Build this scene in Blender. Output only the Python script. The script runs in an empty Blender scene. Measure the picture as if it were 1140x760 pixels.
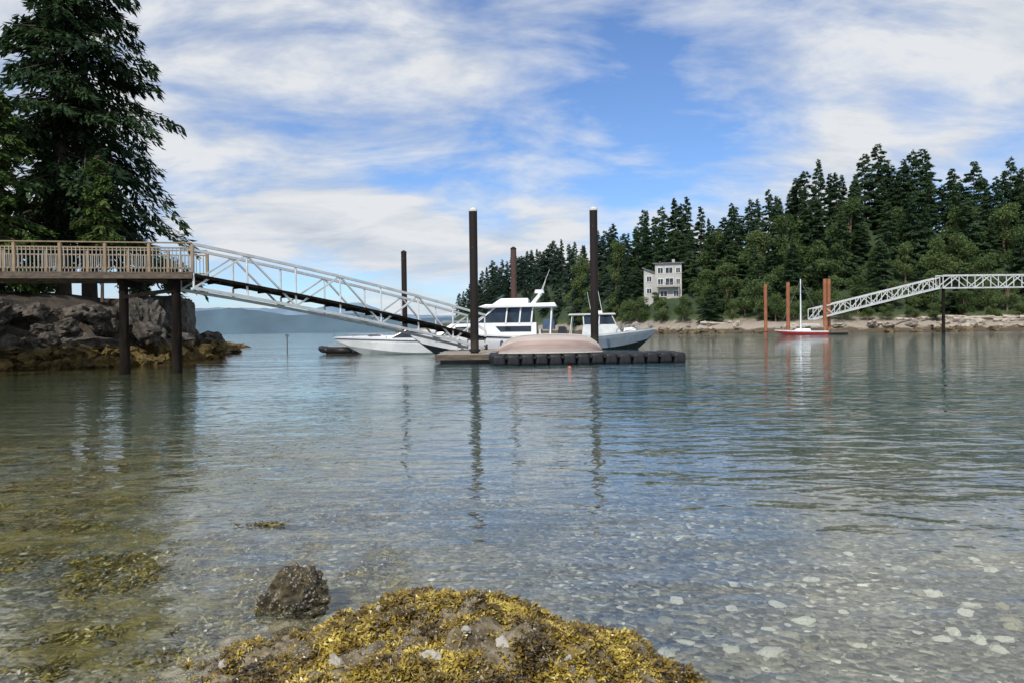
import bpy, bmesh, math, random
from mathutils import Vector, Matrix, Euler, noise
R=math.radians
random.seed(7)
sc=bpy.context.scene
col=sc.collection
sc.view_settings.view_transform='Standard'; sc.view_settings.look='None'; sc.view_settings.exposure=0
F=823.0; H=1.5
# ------------------------------------------------------------ camera
cd=bpy.data.cameras.new('camera'); cam=bpy.data.objects.new('camera',cd); col.objects.link(cam)
cd.sensor_width=36; cd.lens=26; cd.clip_end=20000; cd.clip_start=0.05
Mrot=Euler((R(90-0.905),0,0)).to_matrix()@Euler((0,0,R(-0.7))).to_matrix()
cam.rotation_euler=Mrot.to_euler(); cam.location=(0,0,H)
sc.camera=cam
def P(px,py,d):
    r=Mrot@Vector(((px-570)/F,(380-py)/F,-1)); r=r*(d/r.y)
    return Vector((r.x,r.y,r.z+H))
def hz(px): return 367-0.0122*(px-570)
# ------------------------------------------------------------ mesh helpers
class MB:
    def __init__(s): s.v=[]; s.f=[]; s.m=[]
    def add(s,vs,fs,mi=0):
        o=len(s.v); s.v.extend([tuple(v) for v in vs]); s.f.extend([tuple(i+o for i in f) for f in fs]); s.m.extend([mi]*len(fs)); return s
    def box(s,c,sz,rot=None,mi=0,taper=1.0):
        vs=[]
        for z in(-.5,.5):
            k=taper if z>0 else 1
            for x,y in((-.5,-.5),(.5,-.5),(.5,.5),(-.5,.5)):
                p=Vector((x*sz[0]*k,y*sz[1]*k,z*sz[2]))
                if rot is not None: p=rot@p
                vs.append(p+Vector(c))
        return s.add(vs,[(0,3,2,1),(4,5,6,7),(0,1,5,4),(1,2,6,5),(2,3,7,6),(3,0,4,7)],mi)
    def bar(s,a,b,w,h,mi=0):
        a=Vector(a);b=Vector(b);d=(b-a);L=d.length
        if L<1e-6:return s
        x=d/L; up=Vector((0,0,1)) if abs(x.z)<.98 else Vector((0,1,0))
        y=up.cross(x).normalized(); z=x.cross(y)
        return s.box((a+b)/2,(L,w,h),Matrix((x,y,z)).transposed(),mi)
    def tube(s,a,b,r0,r1=None,n=8,mi=0,cap=True):
        if r1 is None:r1=r0
        a=Vector(a);b=Vector(b);x=(b-a).normalized(); up=Vector((0,0,1)) if abs(x.z)<.98 else Vector((0,1,0))
        y=up.cross(x).normalized(); z=x.cross(y); vs=[]
        for p,r in((a,r0),(b,r1)):
            for i in range(n):
                t=2*math.pi*i/n; vs.append(p+y*math.cos(t)*r+z*math.sin(t)*r)
        fs=[(i,(i+1)%n,n+(i+1)%n,n+i) for i in range(n)]
        if cap: fs+= [tuple(range(n-1,-1,-1)),tuple(range(n,2*n))]
        return s.add(vs,fs,mi)
    def path(s,pts,r,n=6,mi=0):
        for i in range(len(pts)-1): s.tube(pts[i],pts[i+1],r if not isinstance(r,list) else r[i],r if not isinstance(r,list) else r[i+1],n,mi)
        return s
    def prism(s,pts,y0,y1,mi=0,y0b=None):
        n=len(pts)
        vs=[(x,y0,z) for x,z in pts]+[(x,y1,z) for x,z in pts]
        fs=[(i,(i+1)%n,n+(i+1)%n,n+i) for i in range(n)]+[tuple(range(n-1,-1,-1)),tuple(range(n,2*n))]
        return s.add(vs,fs,mi)
    def frust(s,b,t,mi=0):
        vs=[(b[0],b[2],b[4]),(b[1],b[2],b[4]),(b[1],b[3],b[4]),(b[0],b[3],b[4]),(t[0],t[2],t[4]),(t[1],t[2],t[4]),(t[1],t[3],t[4]),(t[0],t[3],t[4])]
        return s.add(vs,[(0,3,2,1),(4,5,6,7),(0,1,5,4),(1,2,6,5),(2,3,7,6),(3,0,4,7)],mi)
    def build(s,name,mats,parent=None,smooth=False,bevel=0,recalc=True,seg=2):
        me=bpy.data.meshes.new(name); me.from_pydata(s.v,[],s.f)
        if not isinstance(mats,(list,tuple)): mats=[mats]
        for m in mats: me.materials.append(m)
        me.polygons.foreach_set('material_index',s.m)
        if recalc or bevel:
            bm=bmesh.new(); bm.from_mesh(me)
            if bevel: bmesh.ops.bevel(bm,geom=list(bm.edges),offset=bevel,segments=seg,affect='EDGES',profile=.5)
            if recalc: bmesh.ops.recalc_face_normals(bm,faces=bm.faces)
            bm.to_mesh(me); bm.free()
        if smooth:
            me.polygons.foreach_set('use_smooth',[True]*len(me.polygons))
        me.update()
        o=bpy.data.objects.new(name,me); col.objects.link(o)
        if parent is not None: o.parent=parent
        return o
def tag(o,label=None,cat=None,group=None,kind=None):
    if label:o['label']=label
    if cat:o['category']=cat
    if group:o['group']=group
    if kind:o['kind']=kind
    return o
def thing(name,label,cat,loc=(0,0,0),rz=0,group=None):
    o=bpy.data.objects.new(name,None); col.objects.link(o); o.location=loc; o.rotation_euler=(0,0,rz); o.empty_display_size=.3
    return tag(o,label,cat,group)
def dup(root,loc,rz=0,scale=(1,1,1),label=None,group=None,cat=None):
    c=root.copy(); col.objects.link(c); c.location=loc; c.rotation_euler=(0,0,rz); c.scale=scale
    if label:c['label']=label
    if group:c['group']=group
    for ch in list(root.children):
        k=ch.copy(); col.objects.link(k); k.parent=c
        for g in list(ch.children):
            q=g.copy(); col.objects.link(q); q.parent=k
    return c
# ------------------------------------------------------------ materials
def newmat(name):
    m=bpy.data.materials.new(name); m.use_nodes=True; nt=m.node_tree; return m,nt,nt.nodes['Principled BSDF']
def nd(nt,t,**k):
    n=nt.nodes.new(t)
    for a,b in k.items(): setattr(n,a,b)
    return n
def ramp(nt,stops,interp='LINEAR'):
    r=nd(nt,'ShaderNodeValToRGB'); r.color_ramp.interpolation=interp
    e=r.color_ramp.elements
    while len(e)<len(stops): e.new(.5)
    for i,(p,c) in enumerate(stops): e[i].position=p; e[i].color=(*c,1) if len(c)==3 else c
    return r
def mat(name,c1,c2=None,scale=3,rough=.6,metal=0,bump=0,bscale=None,stretch=(1,1,1),dist=.02,detail=5,spec=.5):
    m,nt,b=newmat(name); b.inputs['Roughness'].default_value=rough; b.inputs['Metallic'].default_value=metal; b.inputs['Specular IOR Level'].default_value=spec
    if c2 is None: c2=tuple(x*.75 for x in c1)
    tc=nd(nt,'ShaderNodeTexCoord'); mp=nd(nt,'ShaderNodeMapping'); mp.inputs['Scale'].default_value=stretch
    nt.links.new(tc.outputs['Object'],mp.inputs['Vector'])
    n=nd(nt,'ShaderNodeTexNoise'); n.inputs['Scale'].default_value=scale; n.inputs['Detail'].default_value=detail
    nt.links.new(mp.outputs[0],n.inputs['Vector'])
    r=ramp(nt,[(.35,c1),(.65,c2)]); nt.links.new(n.outputs['Fac'],r.inputs[0]); nt.links.new(r.outputs[0],b.inputs['Base Color'])
    if bump:
        n2=nd(nt,'ShaderNodeTexNoise'); n2.inputs['Scale'].default_value=bscale or scale*3; n2.inputs['Detail'].default_value=6
        nt.links.new(mp.outputs[0],n2.inputs['Vector'])
        bp=nd(nt,'ShaderNodeBump'); bp.inputs['Strength'].default_value=bump; bp.inputs['Distance'].default_value=dist
        nt.links.new(n2.outputs['Fac'],bp.inputs['Height']); nt.links.new(bp.outputs[0],b.inputs['Normal'])
    return m
def leafmat(name,dark,mid,light,rough=.7,clump=.35,trans=0):
    m,nt,b=newmat(name); b.inputs['Roughness'].default_value=rough; b.inputs['Specular IOR Level'].default_value=.2
    g=nd(nt,'ShaderNodeNewGeometry'); r=ramp(nt,[(0,dark),(.55,mid),(1,light)])
    n=nd(nt,'ShaderNodeTexNoise'); n.inputs['Scale'].default_value=clump; n.inputs['Detail'].default_value=3
    nt.links.new(g.outputs['Position'],n.inputs['Vector'])
    oi=nd(nt,'ShaderNodeObjectInfo')
    ma=nd(nt,'ShaderNodeMath',operation='MULTIPLY_ADD'); ma.inputs[1].default_value=.45
    nt.links.new(g.outputs['Random Per Island'],ma.inputs[0])
    mr=nd(nt,'ShaderNodeMapRange'); mr.inputs[1].default_value=.3; mr.inputs[2].default_value=.7; mr.inputs[3].default_value=-.1; mr.inputs[4].default_value=.5
    nt.links.new(n.outputs['Fac'],mr.inputs[0]); nt.links.new(mr.outputs[0],ma.inputs[2])
    m2=nd(nt,'ShaderNodeMath',operation='MULTIPLY_ADD'); m2.inputs[1].default_value=.35; nt.links.new(oi.outputs['Random'],m2.inputs[0]); nt.links.new(ma.outputs[0],m2.inputs[2])
    nt.links.new(m2.outputs[0],r.inputs[0]); nt.links.new(r.outputs[0],b.inputs['Base Color'])
    if trans:
        t=nd(nt,'ShaderNodeBsdfTranslucent'); nt.links.new(r.outputs[0],t.inputs[0]); mx=nd(nt,'ShaderNodeMixShader'); mx.inputs[0].default_value=trans
        nt.links.new(b.outputs[0],mx.inputs[1]); nt.links.new(t.outputs[0],mx.inputs[2]); nt.links.new(mx.outputs[0],nt.nodes['Material Output'].inputs['Surface'])
    return m
M={}
M['white']=mat('white_gelcoat',(.80,.81,.82),(.70,.72,.74),scale=1.5,rough=.3)
M['white2']=mat('offwhite_paint',(.66,.65,.60),(.52,.52,.49),scale=.8,rough=.6,bump=.2)
M['bridgewhite']=mat('dull_white_paint',(.56,.57,.56),(.44,.45,.44),scale=.8,rough=.6)
M['housewall']=mat('house_siding',(.44,.43,.39),(.35,.34,.315),scale=.5,rough=.8)
M['canvas']=mat('pale_canvas',(.56,.53,.48),(.42,.40,.36),scale=3,rough=.9,bump=.5,bscale=4,dist=.05)
M['navy']=mat('dark_stripe',(.02,.025,.04),rough=.35)
M['blue']=mat('blue_canvas',(.05,.09,.16),rough=.8)
M['glass']=mat('dark_glass',(.015,.022,.028),(.03,.04,.05),rough=.06)
M['alu']=mat('aluminium_grey',(.60,.62,.61),(.48,.50,.50),scale=2,rough=.5,metal=.1)
M['hullgrey']=mat('grey_hull',(.20,.24,.28),(.15,.18,.22),scale=1.2,rough=.4,metal=.2)
M['steel']=mat('stainless',(.6,.6,.6),rough=.25,metal=.9)
M['black']=mat('black_plastic',(.008,.009,.010),(.018,.018,.02),scale=4,rough=.5,bump=.2,spec=.35)
M['outb']=mat('outboard_black',(.02,.02,.022),rough=.3)
M['timber']=mat('weathered_timber',(.14,.105,.075),(.065,.05,.038),scale=2,rough=.85,stretch=(1,6,6),bump=.5)
M['rail']=mat('tan_timber',(.31,.225,.135),(.21,.155,.10),scale=2,rough=.8,stretch=(3,3,1))
M['balu']=mat('greyed_baluster',(.35,.33,.29),(.25,.23,.20),scale=3,rough=.8)
M['darktim']=mat('dark_wet_timber',(.022,.016,.012),(.007,.006,.005),scale=3,rough=.95,bump=1,stretch=(1,1,.25),dist=.06,spec=.1)
M['dock']=mat('dock_boards',(.36,.31,.25),(.24,.20,.16),scale=3,rough=.85,stretch=(6,1,1),bump=.4)
M['rust']=mat('orange_rusty_steel',(.34,.12,.05),(.21,.075,.035),scale=.7,rough=.8,bump=.4)
M['rustd']=mat('dull_rust_steel',(.10,.05,.035),(.06,.032,.026),scale=.7,rough=.8,bump=.4)
M['fir']=leafmat('fir_needles',(.012,.026,.012),(.030,.060,.024),(.066,.108,.042),clump=.5,trans=.35)
M['firlight']=leafmat('light_fir_needles',(.026,.052,.012),(.060,.108,.024),(.11,.165,.04),clump=.5,trans=.35)
M['farfir']=leafmat('forest_needles',(.034,.068,.034),(.068,.124,.058),(.118,.180,.082),clump=.09,trans=.4)  # far forest greens lightened, with distance haze mixed into the colour
M['farfir2']=leafmat('forest_needles_distant',(.040,.074,.055),(.066,.114,.078),(.098,.150,.095),clump=.06,trans=.4)  # headland firs, bluer aerial haze painted into the greens
M['broad']=leafmat('broad_leaves',(.045,.080,.026),(.094,.143,.048),(.155,.205,.075),clump=.15,trans=.4)
M['bark']=mat('bark',(.12,.085,.06),(.055,.04,.03),scale=3,rough=.9,bump=.8,stretch=(2,2,.4),dist=.05)
M['orangebark']=mat('pale_bark',(.20,.13,.08),(.12,.08,.055),scale=2,rough=.8)
M['cedar']=mat('pinkish_brown_plank',(.34,.245,.21),(.26,.19,.165),scale=1.5,rough=.6,stretch=(.5,3,3),bump=.2)
M['cedar2']=mat('pinkish_grey_plank',(.43,.37,.335),(.35,.30,.27),scale=1.5,rough=.6,stretch=(.5,3,3),bump=.2)
M['red']=mat('red_paint',(.42,.03,.03),rough=.35)
M['roof']=mat('grey_roof',(.16,.16,.17),(.10,.10,.11),scale=1,rough=.8)
M['drift']=mat('driftwood',(.52,.46,.38),(.34,.29,.24),scale=2,rough=.9,stretch=(.5,4,4),bump=.4)
M['orange']=mat('buoy_orange',(.6,.15,.05),rough=.5)
def rockmat(name,hi,hi2,lo,lo2,zl,zw,scale=.8,bump=.9,dist=.15,vs=2.0):
    m,nt,b=newmat(name); b.inputs['Roughness'].default_value=.9; b.inputs['Specular IOR Level'].default_value=.25
    g=nd(nt,'ShaderNodeNewGeometry'); L=nt.links.new
    n=nd(nt,'ShaderNodeTexNoise'); n.inputs['Scale'].default_value=scale; n.inputs['Detail'].default_value=9; n.inputs['Roughness'].default_value=.65; L(g.outputs['Position'],n.inputs['Vector'])
    r1=ramp(nt,[(.38,hi),(.60,hi2)]); r2=ramp(nt,[(.38,lo),(.60,lo2)]); L(n.outputs['Fac'],r1.inputs[0]); L(n.outputs['Fac'],r2.inputs[0])
    s=nd(nt,'ShaderNodeSeparateXYZ'); L(g.outputs['Position'],s.inputs[0])
    a=nd(nt,'ShaderNodeMath',operation='MULTIPLY_ADD'); L(n.outputs['Fac'],a.inputs[0]); a.inputs[1].default_value=zw*3; L(s.outputs['Z'],a.inputs[2])
    mr=nd(nt,'ShaderNodeMapRange'); mr.inputs[1].default_value=zl+zw*1.5-zw*.3; mr.inputs[2].default_value=zl+zw*1.5+zw*.3; L(a.outputs[0],mr.inputs[0])
    mx=nd(nt,'ShaderNodeMix',data_type='RGBA'); L(mr.outputs[0],mx.inputs[0]); L(r2.outputs[0],mx.inputs[6]); L(r1.outputs[0],mx.inputs[7]); L(mx.outputs[2],b.inputs['Base Color'])
    v=nd(nt,'ShaderNodeTexVoronoi'); v.feature='DISTANCE_TO_EDGE'; v.inputs['Scale'].default_value=vs; L(g.outputs['Position'],v.inputs['Vector'])
    ad=nd(nt,'ShaderNodeMath',operation='ADD'); mn=nd(nt,'ShaderNodeMath',operation='MINIMUM'); mn.inputs[1].default_value=.12; L(v.outputs['Distance'],mn.inputs[0]); L(mn.outputs[0],ad.inputs[0]); L(n.outputs['Fac'],ad.inputs[1])
    bp=nd(nt,'ShaderNodeBump'); bp.inputs['Strength'].default_value=bump; bp.inputs['Distance'].default_value=dist; L(ad.outputs[0],bp.inputs['Height']); L(bp.outputs[0],b.inputs['Normal'])
    return m
M['bank']=rockmat('bank_rock',(.022,.018,.013),(.062,.050,.038),(.036,.027,.009),(.11,.075,.022),.9,.35)
M['outcrop']=rockmat('outcrop_rock',(.050,.045,.038),(.115,.105,.090),(.035,.027,.011),(.11,.075,.026),1.1,.4,scale=1.6,vs=1.3,dist=.3)
M['boulder']=rockmat('boulder_rock',(.026,.022,.018),(.115,.10,.082),(.035,.026,.010),(.14,.095,.028),1.0,.3,scale=1.8)
M['shore']=rockmat('shore_rock',(.22,.19,.155),(.42,.375,.31),(.07,.055,.035),(.16,.12,.07),1.2,.5,scale=.35,dist=.5,vs=.5)
m,nt,b=newmat('shore_hill'); b.inputs['Roughness'].default_value=.95; L=nt.links.new
g=nd(nt,'ShaderNodeNewGeometry'); s=nd(nt,'ShaderNodeSeparateXYZ'); L(g.outputs['Position'],s.inputs[0])
n=nd(nt,'ShaderNodeTexNoise'); n.inputs['Scale'].default_value=.3; n.inputs['Detail'].default_value=8; n.inputs['Roughness'].default_value=.65; L(g.outputs['Position'],n.inputs['Vector'])
a=nd(nt,'ShaderNodeMath',operation='MULTIPLY_ADD'); L(n.outputs['Fac'],a.inputs[0]); a.inputs[1].default_value=2.5; L(s.outputs['Z'],a.inputs[2])
r=ramp(nt,[(0,(.04,.032,.02)),(.30,(.10,.075,.045)),(.36,(.33,.285,.23)),(.62,(.27,.225,.17)),(.70,(.06,.085,.032)),(1,(.035,.058,.022))])
mr=nd(nt,'ShaderNodeMapRange'); mr.inputs[1].default_value=0; mr.inputs[2].default_value=7; L(a.outputs[0],mr.inputs[0]); L(mr.outputs[0],r.inputs[0]); L(r.outputs[0],b.inputs['Base Color'])
bp=nd(nt,'ShaderNodeBump'); bp.inputs['Distance'].default_value=1.5; L(n.outputs['Fac'],bp.inputs['Height']); L(bp.outputs[0],b.inputs['Normal'])
M['hill']=m
def farhill(name,c):  # c has the blue aerial haze painted into the base colour
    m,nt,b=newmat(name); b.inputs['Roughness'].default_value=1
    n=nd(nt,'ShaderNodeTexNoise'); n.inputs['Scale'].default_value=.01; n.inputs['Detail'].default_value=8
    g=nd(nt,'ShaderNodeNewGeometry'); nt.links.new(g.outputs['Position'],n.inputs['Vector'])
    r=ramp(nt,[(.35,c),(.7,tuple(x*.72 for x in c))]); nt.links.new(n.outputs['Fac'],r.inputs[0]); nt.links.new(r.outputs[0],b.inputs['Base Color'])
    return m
m,nt,b=newmat('dark_pile'); b.inputs['Roughness'].default_value=.75; L=nt.links.new
g=nd(nt,'ShaderNodeNewGeometry'); s=nd(nt,'ShaderNodeSeparateXYZ'); L(g.outputs['Position'],s.inputs[0])
n=nd(nt,'ShaderNodeTexNoise'); n.inputs['Scale'].default_value=2.5; n.inputs['Detail'].default_value=6; L(g.outputs['Position'],n.inputs['Vector'])
a=nd(nt,'ShaderNodeMath',operation='MULTIPLY_ADD'); L(n.outputs['Fac'],a.inputs[0]); a.inputs[1].default_value=1.2; L(s.outputs['Z'],a.inputs[2])
mr=nd(nt,'ShaderNodeMapRange'); mr.inputs[1].default_value=-1; mr.inputs[2].default_value=5; L(a.outputs[0],mr.inputs[0])
r=ramp(nt,[(0,(.02,.018,.012)),(.35,(.05,.04,.028)),(.5,(.014,.011,.010)),(1,(.020,.014,.013))]); L(mr.outputs[0],r.inputs[0]); L(r.outputs[0],b.inputs['Base Color']); b.inputs['Specular IOR Level'].default_value=.25
M['pile']=m
# seabed
m,nt,b=newmat('seabed'); b.inputs['Roughness'].default_value=.9; L=nt.links.new
g=nd(nt,'ShaderNodeNewGeometry'); s=nd(nt,'ShaderNodeSeparateXYZ'); L(g.outputs['Position'],s.inputs[0])
v=nd(nt,'ShaderNodeTexVoronoi'); v.inputs['Scale'].default_value=30; v.inputs['Randomness'].default_value=1
wn=nd(nt,'ShaderNodeTexNoise'); wn.inputs['Scale'].default_value=6; wn.inputs['Detail'].default_value=4; L(g.outputs['Position'],wn.inputs['Vector'])
mxv=nd(nt,'ShaderNodeMix',data_type='RGBA'); mxv.inputs[0].default_value=.06; L(g.outputs['Position'],mxv.inputs[6]); L(wn.outputs['Color'],mxv.inputs[7]); L(mxv.outputs[2],v.inputs['Vector'])
sv=nd(nt,'ShaderNodeSeparateColor'); L(v.outputs['Color'],sv.inputs[0])
r=ramp(nt,[(0,(.065,.062,.056)),(.45,(.13,.122,.102)),(.8,(.205,.19,.155)),(.95,(.29,.27,.22)),(1,(.50,.48,.43))]); L(sv.outputs[0],r.inputs[0])
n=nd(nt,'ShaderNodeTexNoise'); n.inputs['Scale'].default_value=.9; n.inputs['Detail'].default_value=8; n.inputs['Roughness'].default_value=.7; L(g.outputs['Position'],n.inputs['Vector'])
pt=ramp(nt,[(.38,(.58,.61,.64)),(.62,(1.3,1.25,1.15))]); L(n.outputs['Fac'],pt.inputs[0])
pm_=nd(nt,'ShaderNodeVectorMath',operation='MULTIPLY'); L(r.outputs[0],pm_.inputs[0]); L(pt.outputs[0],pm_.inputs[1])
mx1=nd(nt,'ShaderNodeMapRange'); mx1.inputs[1].default_value=.6; mx1.inputs[2].default_value=-3.5; mx1.inputs[3].default_value=-.12; mx1.inputs[4].default_value=.14; L(s.outputs['X'],mx1.inputs[0])
ad=nd(nt,'ShaderNodeMath',operation='ADD'); L(n.outputs['Fac'],ad.inputs[0]); L(mx1.outputs[0],ad.inputs[1])
al=nd(nt,'ShaderNodeMapRange'); al.inputs[1].default_value=.50; al.inputs[2].default_value=.62; L(ad.outputs[0],al.inputs[0])
ar=ramp(nt,[(.35,(.045,.038,.010)),(.6,(.15,.12,.034))]); n3=nd(nt,'ShaderNodeTexNoise'); n3.inputs['Scale'].default_value=5; n3.inputs['Detail'].default_value=7; L(g.outputs['Position'],n3.inputs['Vector']); L(n3.outputs['Fac'],ar.inputs[0])
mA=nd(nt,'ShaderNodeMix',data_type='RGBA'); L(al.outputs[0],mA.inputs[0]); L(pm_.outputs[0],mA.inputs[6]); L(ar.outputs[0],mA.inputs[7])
dp=nd(nt,'ShaderNodeMapRange'); dp.inputs[1].default_value=-.25; dp.inputs[2].default_value=-1.4; L(s.outputs['Z'],dp.inputs[0])  # light lost in deeper water, painted as darker bed colour
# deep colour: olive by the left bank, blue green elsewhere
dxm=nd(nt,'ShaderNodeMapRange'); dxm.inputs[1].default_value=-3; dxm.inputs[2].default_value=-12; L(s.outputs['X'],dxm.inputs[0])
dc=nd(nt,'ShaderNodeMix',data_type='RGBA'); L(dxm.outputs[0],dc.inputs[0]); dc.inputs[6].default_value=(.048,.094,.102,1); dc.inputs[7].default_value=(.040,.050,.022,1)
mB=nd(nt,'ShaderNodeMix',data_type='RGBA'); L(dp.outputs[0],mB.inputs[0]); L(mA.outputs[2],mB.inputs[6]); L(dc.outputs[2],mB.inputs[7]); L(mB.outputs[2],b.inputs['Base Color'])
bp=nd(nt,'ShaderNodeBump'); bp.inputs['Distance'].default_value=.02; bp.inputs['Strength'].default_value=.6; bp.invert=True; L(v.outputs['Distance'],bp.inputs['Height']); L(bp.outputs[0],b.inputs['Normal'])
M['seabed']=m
# water
m=bpy.data.materials.new('sea_water'); m.use_nodes=True; nt=m.node_tree; nt.nodes.clear(); L=nt.links.new
out=nd(nt,'ShaderNodeOutputMaterial'); g=nd(nt,'ShaderNodeNewGeometry')
def wn_(sx,sy,sc_,det,rot=0,dist=0):
    mp=nd(nt,'ShaderNodeMapping'); mp.inputs['Scale'].default_value=(sx,sy,1); mp.inputs['Rotation'].default_value=(0,0,rot); L(g.outputs['Position'],mp.inputs['Vector'])
    n=nd(nt,'ShaderNodeTexNoise'); n.inputs['Scale'].default_value=sc_; n.inputs['Detail'].default_value=det; n.inputs['Roughness'].default_value=.5; n.inputs['Distortion'].default_value=dist; L(mp.outputs[0],n.inputs['Vector']); return n
a1=wn_(.5,1,.55,2,R(8)); a2=wn_(.5,1,2.2,2,R(-12),.4); a3=wn_(.65,1,7,2,R(15))
patch=wn_(.35,1,.06,3,R(5)); pr=nd(nt,'ShaderNodeMapRange'); pr.inputs[1].default_value=.38; pr.inputs[2].default_value=.62; pr.inputs[3].default_value=.45; pr.inputs[4].default_value=1.3; L(patch.outputs['Fac'],pr.inputs[0])
def mul(a,k):
    q=nd(nt,'ShaderNodeMath',operation='MULTIPLY'); L(a,q.inputs[0]); 
    if isinstance(k,(int,float)): q.inputs[1].default_value=k
    else: L(k,q.inputs[1])
    return q.outputs[0]
def addn(a,b_):
    q=nd(nt,'ShaderNodeMath',operation='ADD'); L(a,q.inputs[0]); L(b_,q.inputs[1]); return q.outputs[0]
hgt=addn(addn(mul(a1.outputs['Fac'],.066),mul(a2.outputs['Fac'],.042)),mul(a3.outputs['Fac'],.009))
hgt=mul(hgt,pr.outputs[0])
bp=nd(nt,'ShaderNodeBump'); bp.inputs['Strength'].default_value=1; bp.inputs['Distance'].default_value=1.0; L(hgt,bp.inputs['Height'])
fr=nd(nt,'ShaderNodeFresnel'); fr.inputs['IOR'].default_value=1.42; L(bp.outputs[0],fr.inputs['Normal'])
tr=nd(nt,'ShaderNodeBsdfRefraction'); tr.inputs['Color'].default_value=(.88,.96,.96,1); tr.inputs['Roughness'].default_value=0; tr.inputs['IOR'].default_value=1.33; L(bp.outputs[0],tr.inputs['Normal'])
gl=nd(nt,'ShaderNodeBsdfGlossy'); gl.inputs['Roughness'].default_value=.03; gl.inputs['Color'].default_value=(.97,.99,1,1); L(bp.outputs[0],gl.inputs['Normal'])
mx=nd(nt,'ShaderNodeMixShader'); L(fr.outputs[0],mx.inputs[0]); L(tr.outputs[0],mx.inputs[1]); L(gl.outputs[0],mx.inputs[2]); L(mx.outputs[0],out.inputs['Surface'])
M['water']=m
# ------------------------------------------------------------ world
w=bpy.data.worlds.new('World'); sc.world=w; w.use_nodes=True; nt=w.node_tree; L=nt.links.new
bg=nt.nodes['Background']; bg.inputs['Strength'].default_value=.128
SE,SA=R(48),R(200)
sky=nd(nt,'ShaderNodeTexSky'); sky.sky_type='NISHITA'; sky.sun_disc=False; sky.sun_elevation=SE; sky.sun_rotation=SA; sky.air_density=1.0; sky.dust_density=.3; sky.ozone_density=3
tc=nd(nt,'ShaderNodeTexCoord'); s=nd(nt,'ShaderNodeSeparateXYZ'); L(tc.outputs['Generated'],s.inputs[0])
mxz=nd(nt,'ShaderNodeMath',operation='MAXIMUM'); L(s.outputs['Z'],mxz.inputs[0]); mxz.inputs[1].default_value=0
az=nd(nt,'ShaderNodeMath',operation='ADD'); L(mxz.outputs[0],az.inputs[0]); az.inputs[1].default_value=.26
dx=nd(nt,'ShaderNodeMath',operation='DIVIDE'); L(s.outputs['X'],dx.inputs[0]); L(az.outputs[0],dx.inputs[1])
dy=nd(nt,'ShaderNodeMath',operation='DIVIDE'); L(s.outputs['Y'],dy.inputs[0]); L(az.outputs[0],dy.inputs[1])
cb=nd(nt,'ShaderNodeCombineXYZ'); L(dx.outputs[0],cb.inputs[0]); L(dy.outputs[0],cb.inputs[1])
def cn(scale,det,rough,dist,loc,st,rot):
    mp=nd(nt,'ShaderNodeMapping'); mp.inputs['Location'].default_value=loc; mp.inputs['Scale'].default_value=st; mp.inputs['Rotation'].default_value=(0,0,rot); L(cb.outputs[0],mp.inputs['Vector'])
    n=nd(nt,'ShaderNodeTexNoise'); n.inputs['Scale'].default_value=scale; n.inputs['Detail'].default_value=det; n.inputs['Roughness'].default_value=rough; n.inputs['Distortion'].default_value=dist; L(mp.outputs[0],n.inputs['Vector']); return n
c1=cn(1.25,6,.5,.2,(1.58,4.28,0),(1,.95,1),R(20)); c2=cn(3.4,10,.6,.3,(0,5,0),(.75,1.25,1),R(-20))
m1=nd(nt,'ShaderNodeMath',operation='MULTIPLY'); L(c1.outputs['Fac'],m1.inputs[0]); m1.inputs[1].default_value=.62
m2=nd(nt,'ShaderNodeMath',operation='MULTIPLY_ADD'); L(c2.outputs['Fac'],m2.inputs[0]); m2.inputs[1].default_value=.38; L(m1.outputs[0],m2.inputs[2])
cr=ramp(nt,[(.40,(.04,.04,.04)),(.47,(.50,.50,.50)),(.55,(1,1,1))]); L(m2.outputs[0],cr.inputs[0])
cc=ramp(nt,[(.35,(.60,.665,.77)),(.60,(.88,.91,.95))]); L(c2.outputs['Fac'],cc.inputs[0])
sc10=nd(nt,'ShaderNodeVectorMath',operation='SCALE'); sc10.inputs['Scale'].default_value=6.9; L(cc.outputs[0],sc10.inputs[0])
mx=nd(nt,'ShaderNodeMix',data_type='RGBA'); L(cr.outputs[0],mx.inputs[0]); 
tint=nd(nt,'ShaderNodeVectorMath',operation='MULTIPLY'); tint.inputs[1].default_value=(.74,.93,1.20); L(sky.outputs[0],tint.inputs[0])
L(tint.outputs[0],mx.inputs[6]); L(sc10.outputs[0],mx.inputs[7]); L(mx.outputs[2],bg.inputs['Color'])
sl=bpy.data.lights.new('sun','SUN'); sl.energy=4.0; sl.angle=R(1.2); sl.color=(1,.95,.88)
so=bpy.data.objects.new('sun',sl); col.objects.link(so)
sd=Vector((math.sin(SA)*math.cos(SE),math.cos(SA)*math.cos(SE),math.sin(SE)))
so.rotation_euler=sd.to_track_quat('Z','Y').to_euler()
# ------------------------------------------------------------ seabed + water
def bedz(x,y):
    z=-(y-1.6)*.085 if y<26 else -2.07-(y-26)*.02
    z=max(z,-4); 
    if y<1.6: z=min(.6,-(y-1.6)*.09)
    if y<30: z+=.04*noise.noise(Vector((x*.8,y*.8,0)))+.015*noise.noise(Vector((x*3,y*3,4)))
    return z
ys=[-60,-20,-5,-2,0]; y=.3
while y<30: ys.append(y); y+=max(.06,y*.025)
while y<9000: ys.append(y); y*=1.35
x=.08; half=[]
while x<9000:
    half.append(x); x+=max(.08,x*.045 if x<20 else x*.35)
xs=[-h for h in reversed(half)]+[0]+half
mb=MB(); mb.v=[(x,y,bedz(x,y)) for y in ys for x in xs]; nx=len(xs)
for j in range(len(ys)-1):
    for i in range(nx-1): mb.f.append((j*nx+i,j*nx+i+1,(j+1)*nx+i+1,(j+1)*nx+i)); mb.m.append(0)
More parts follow.
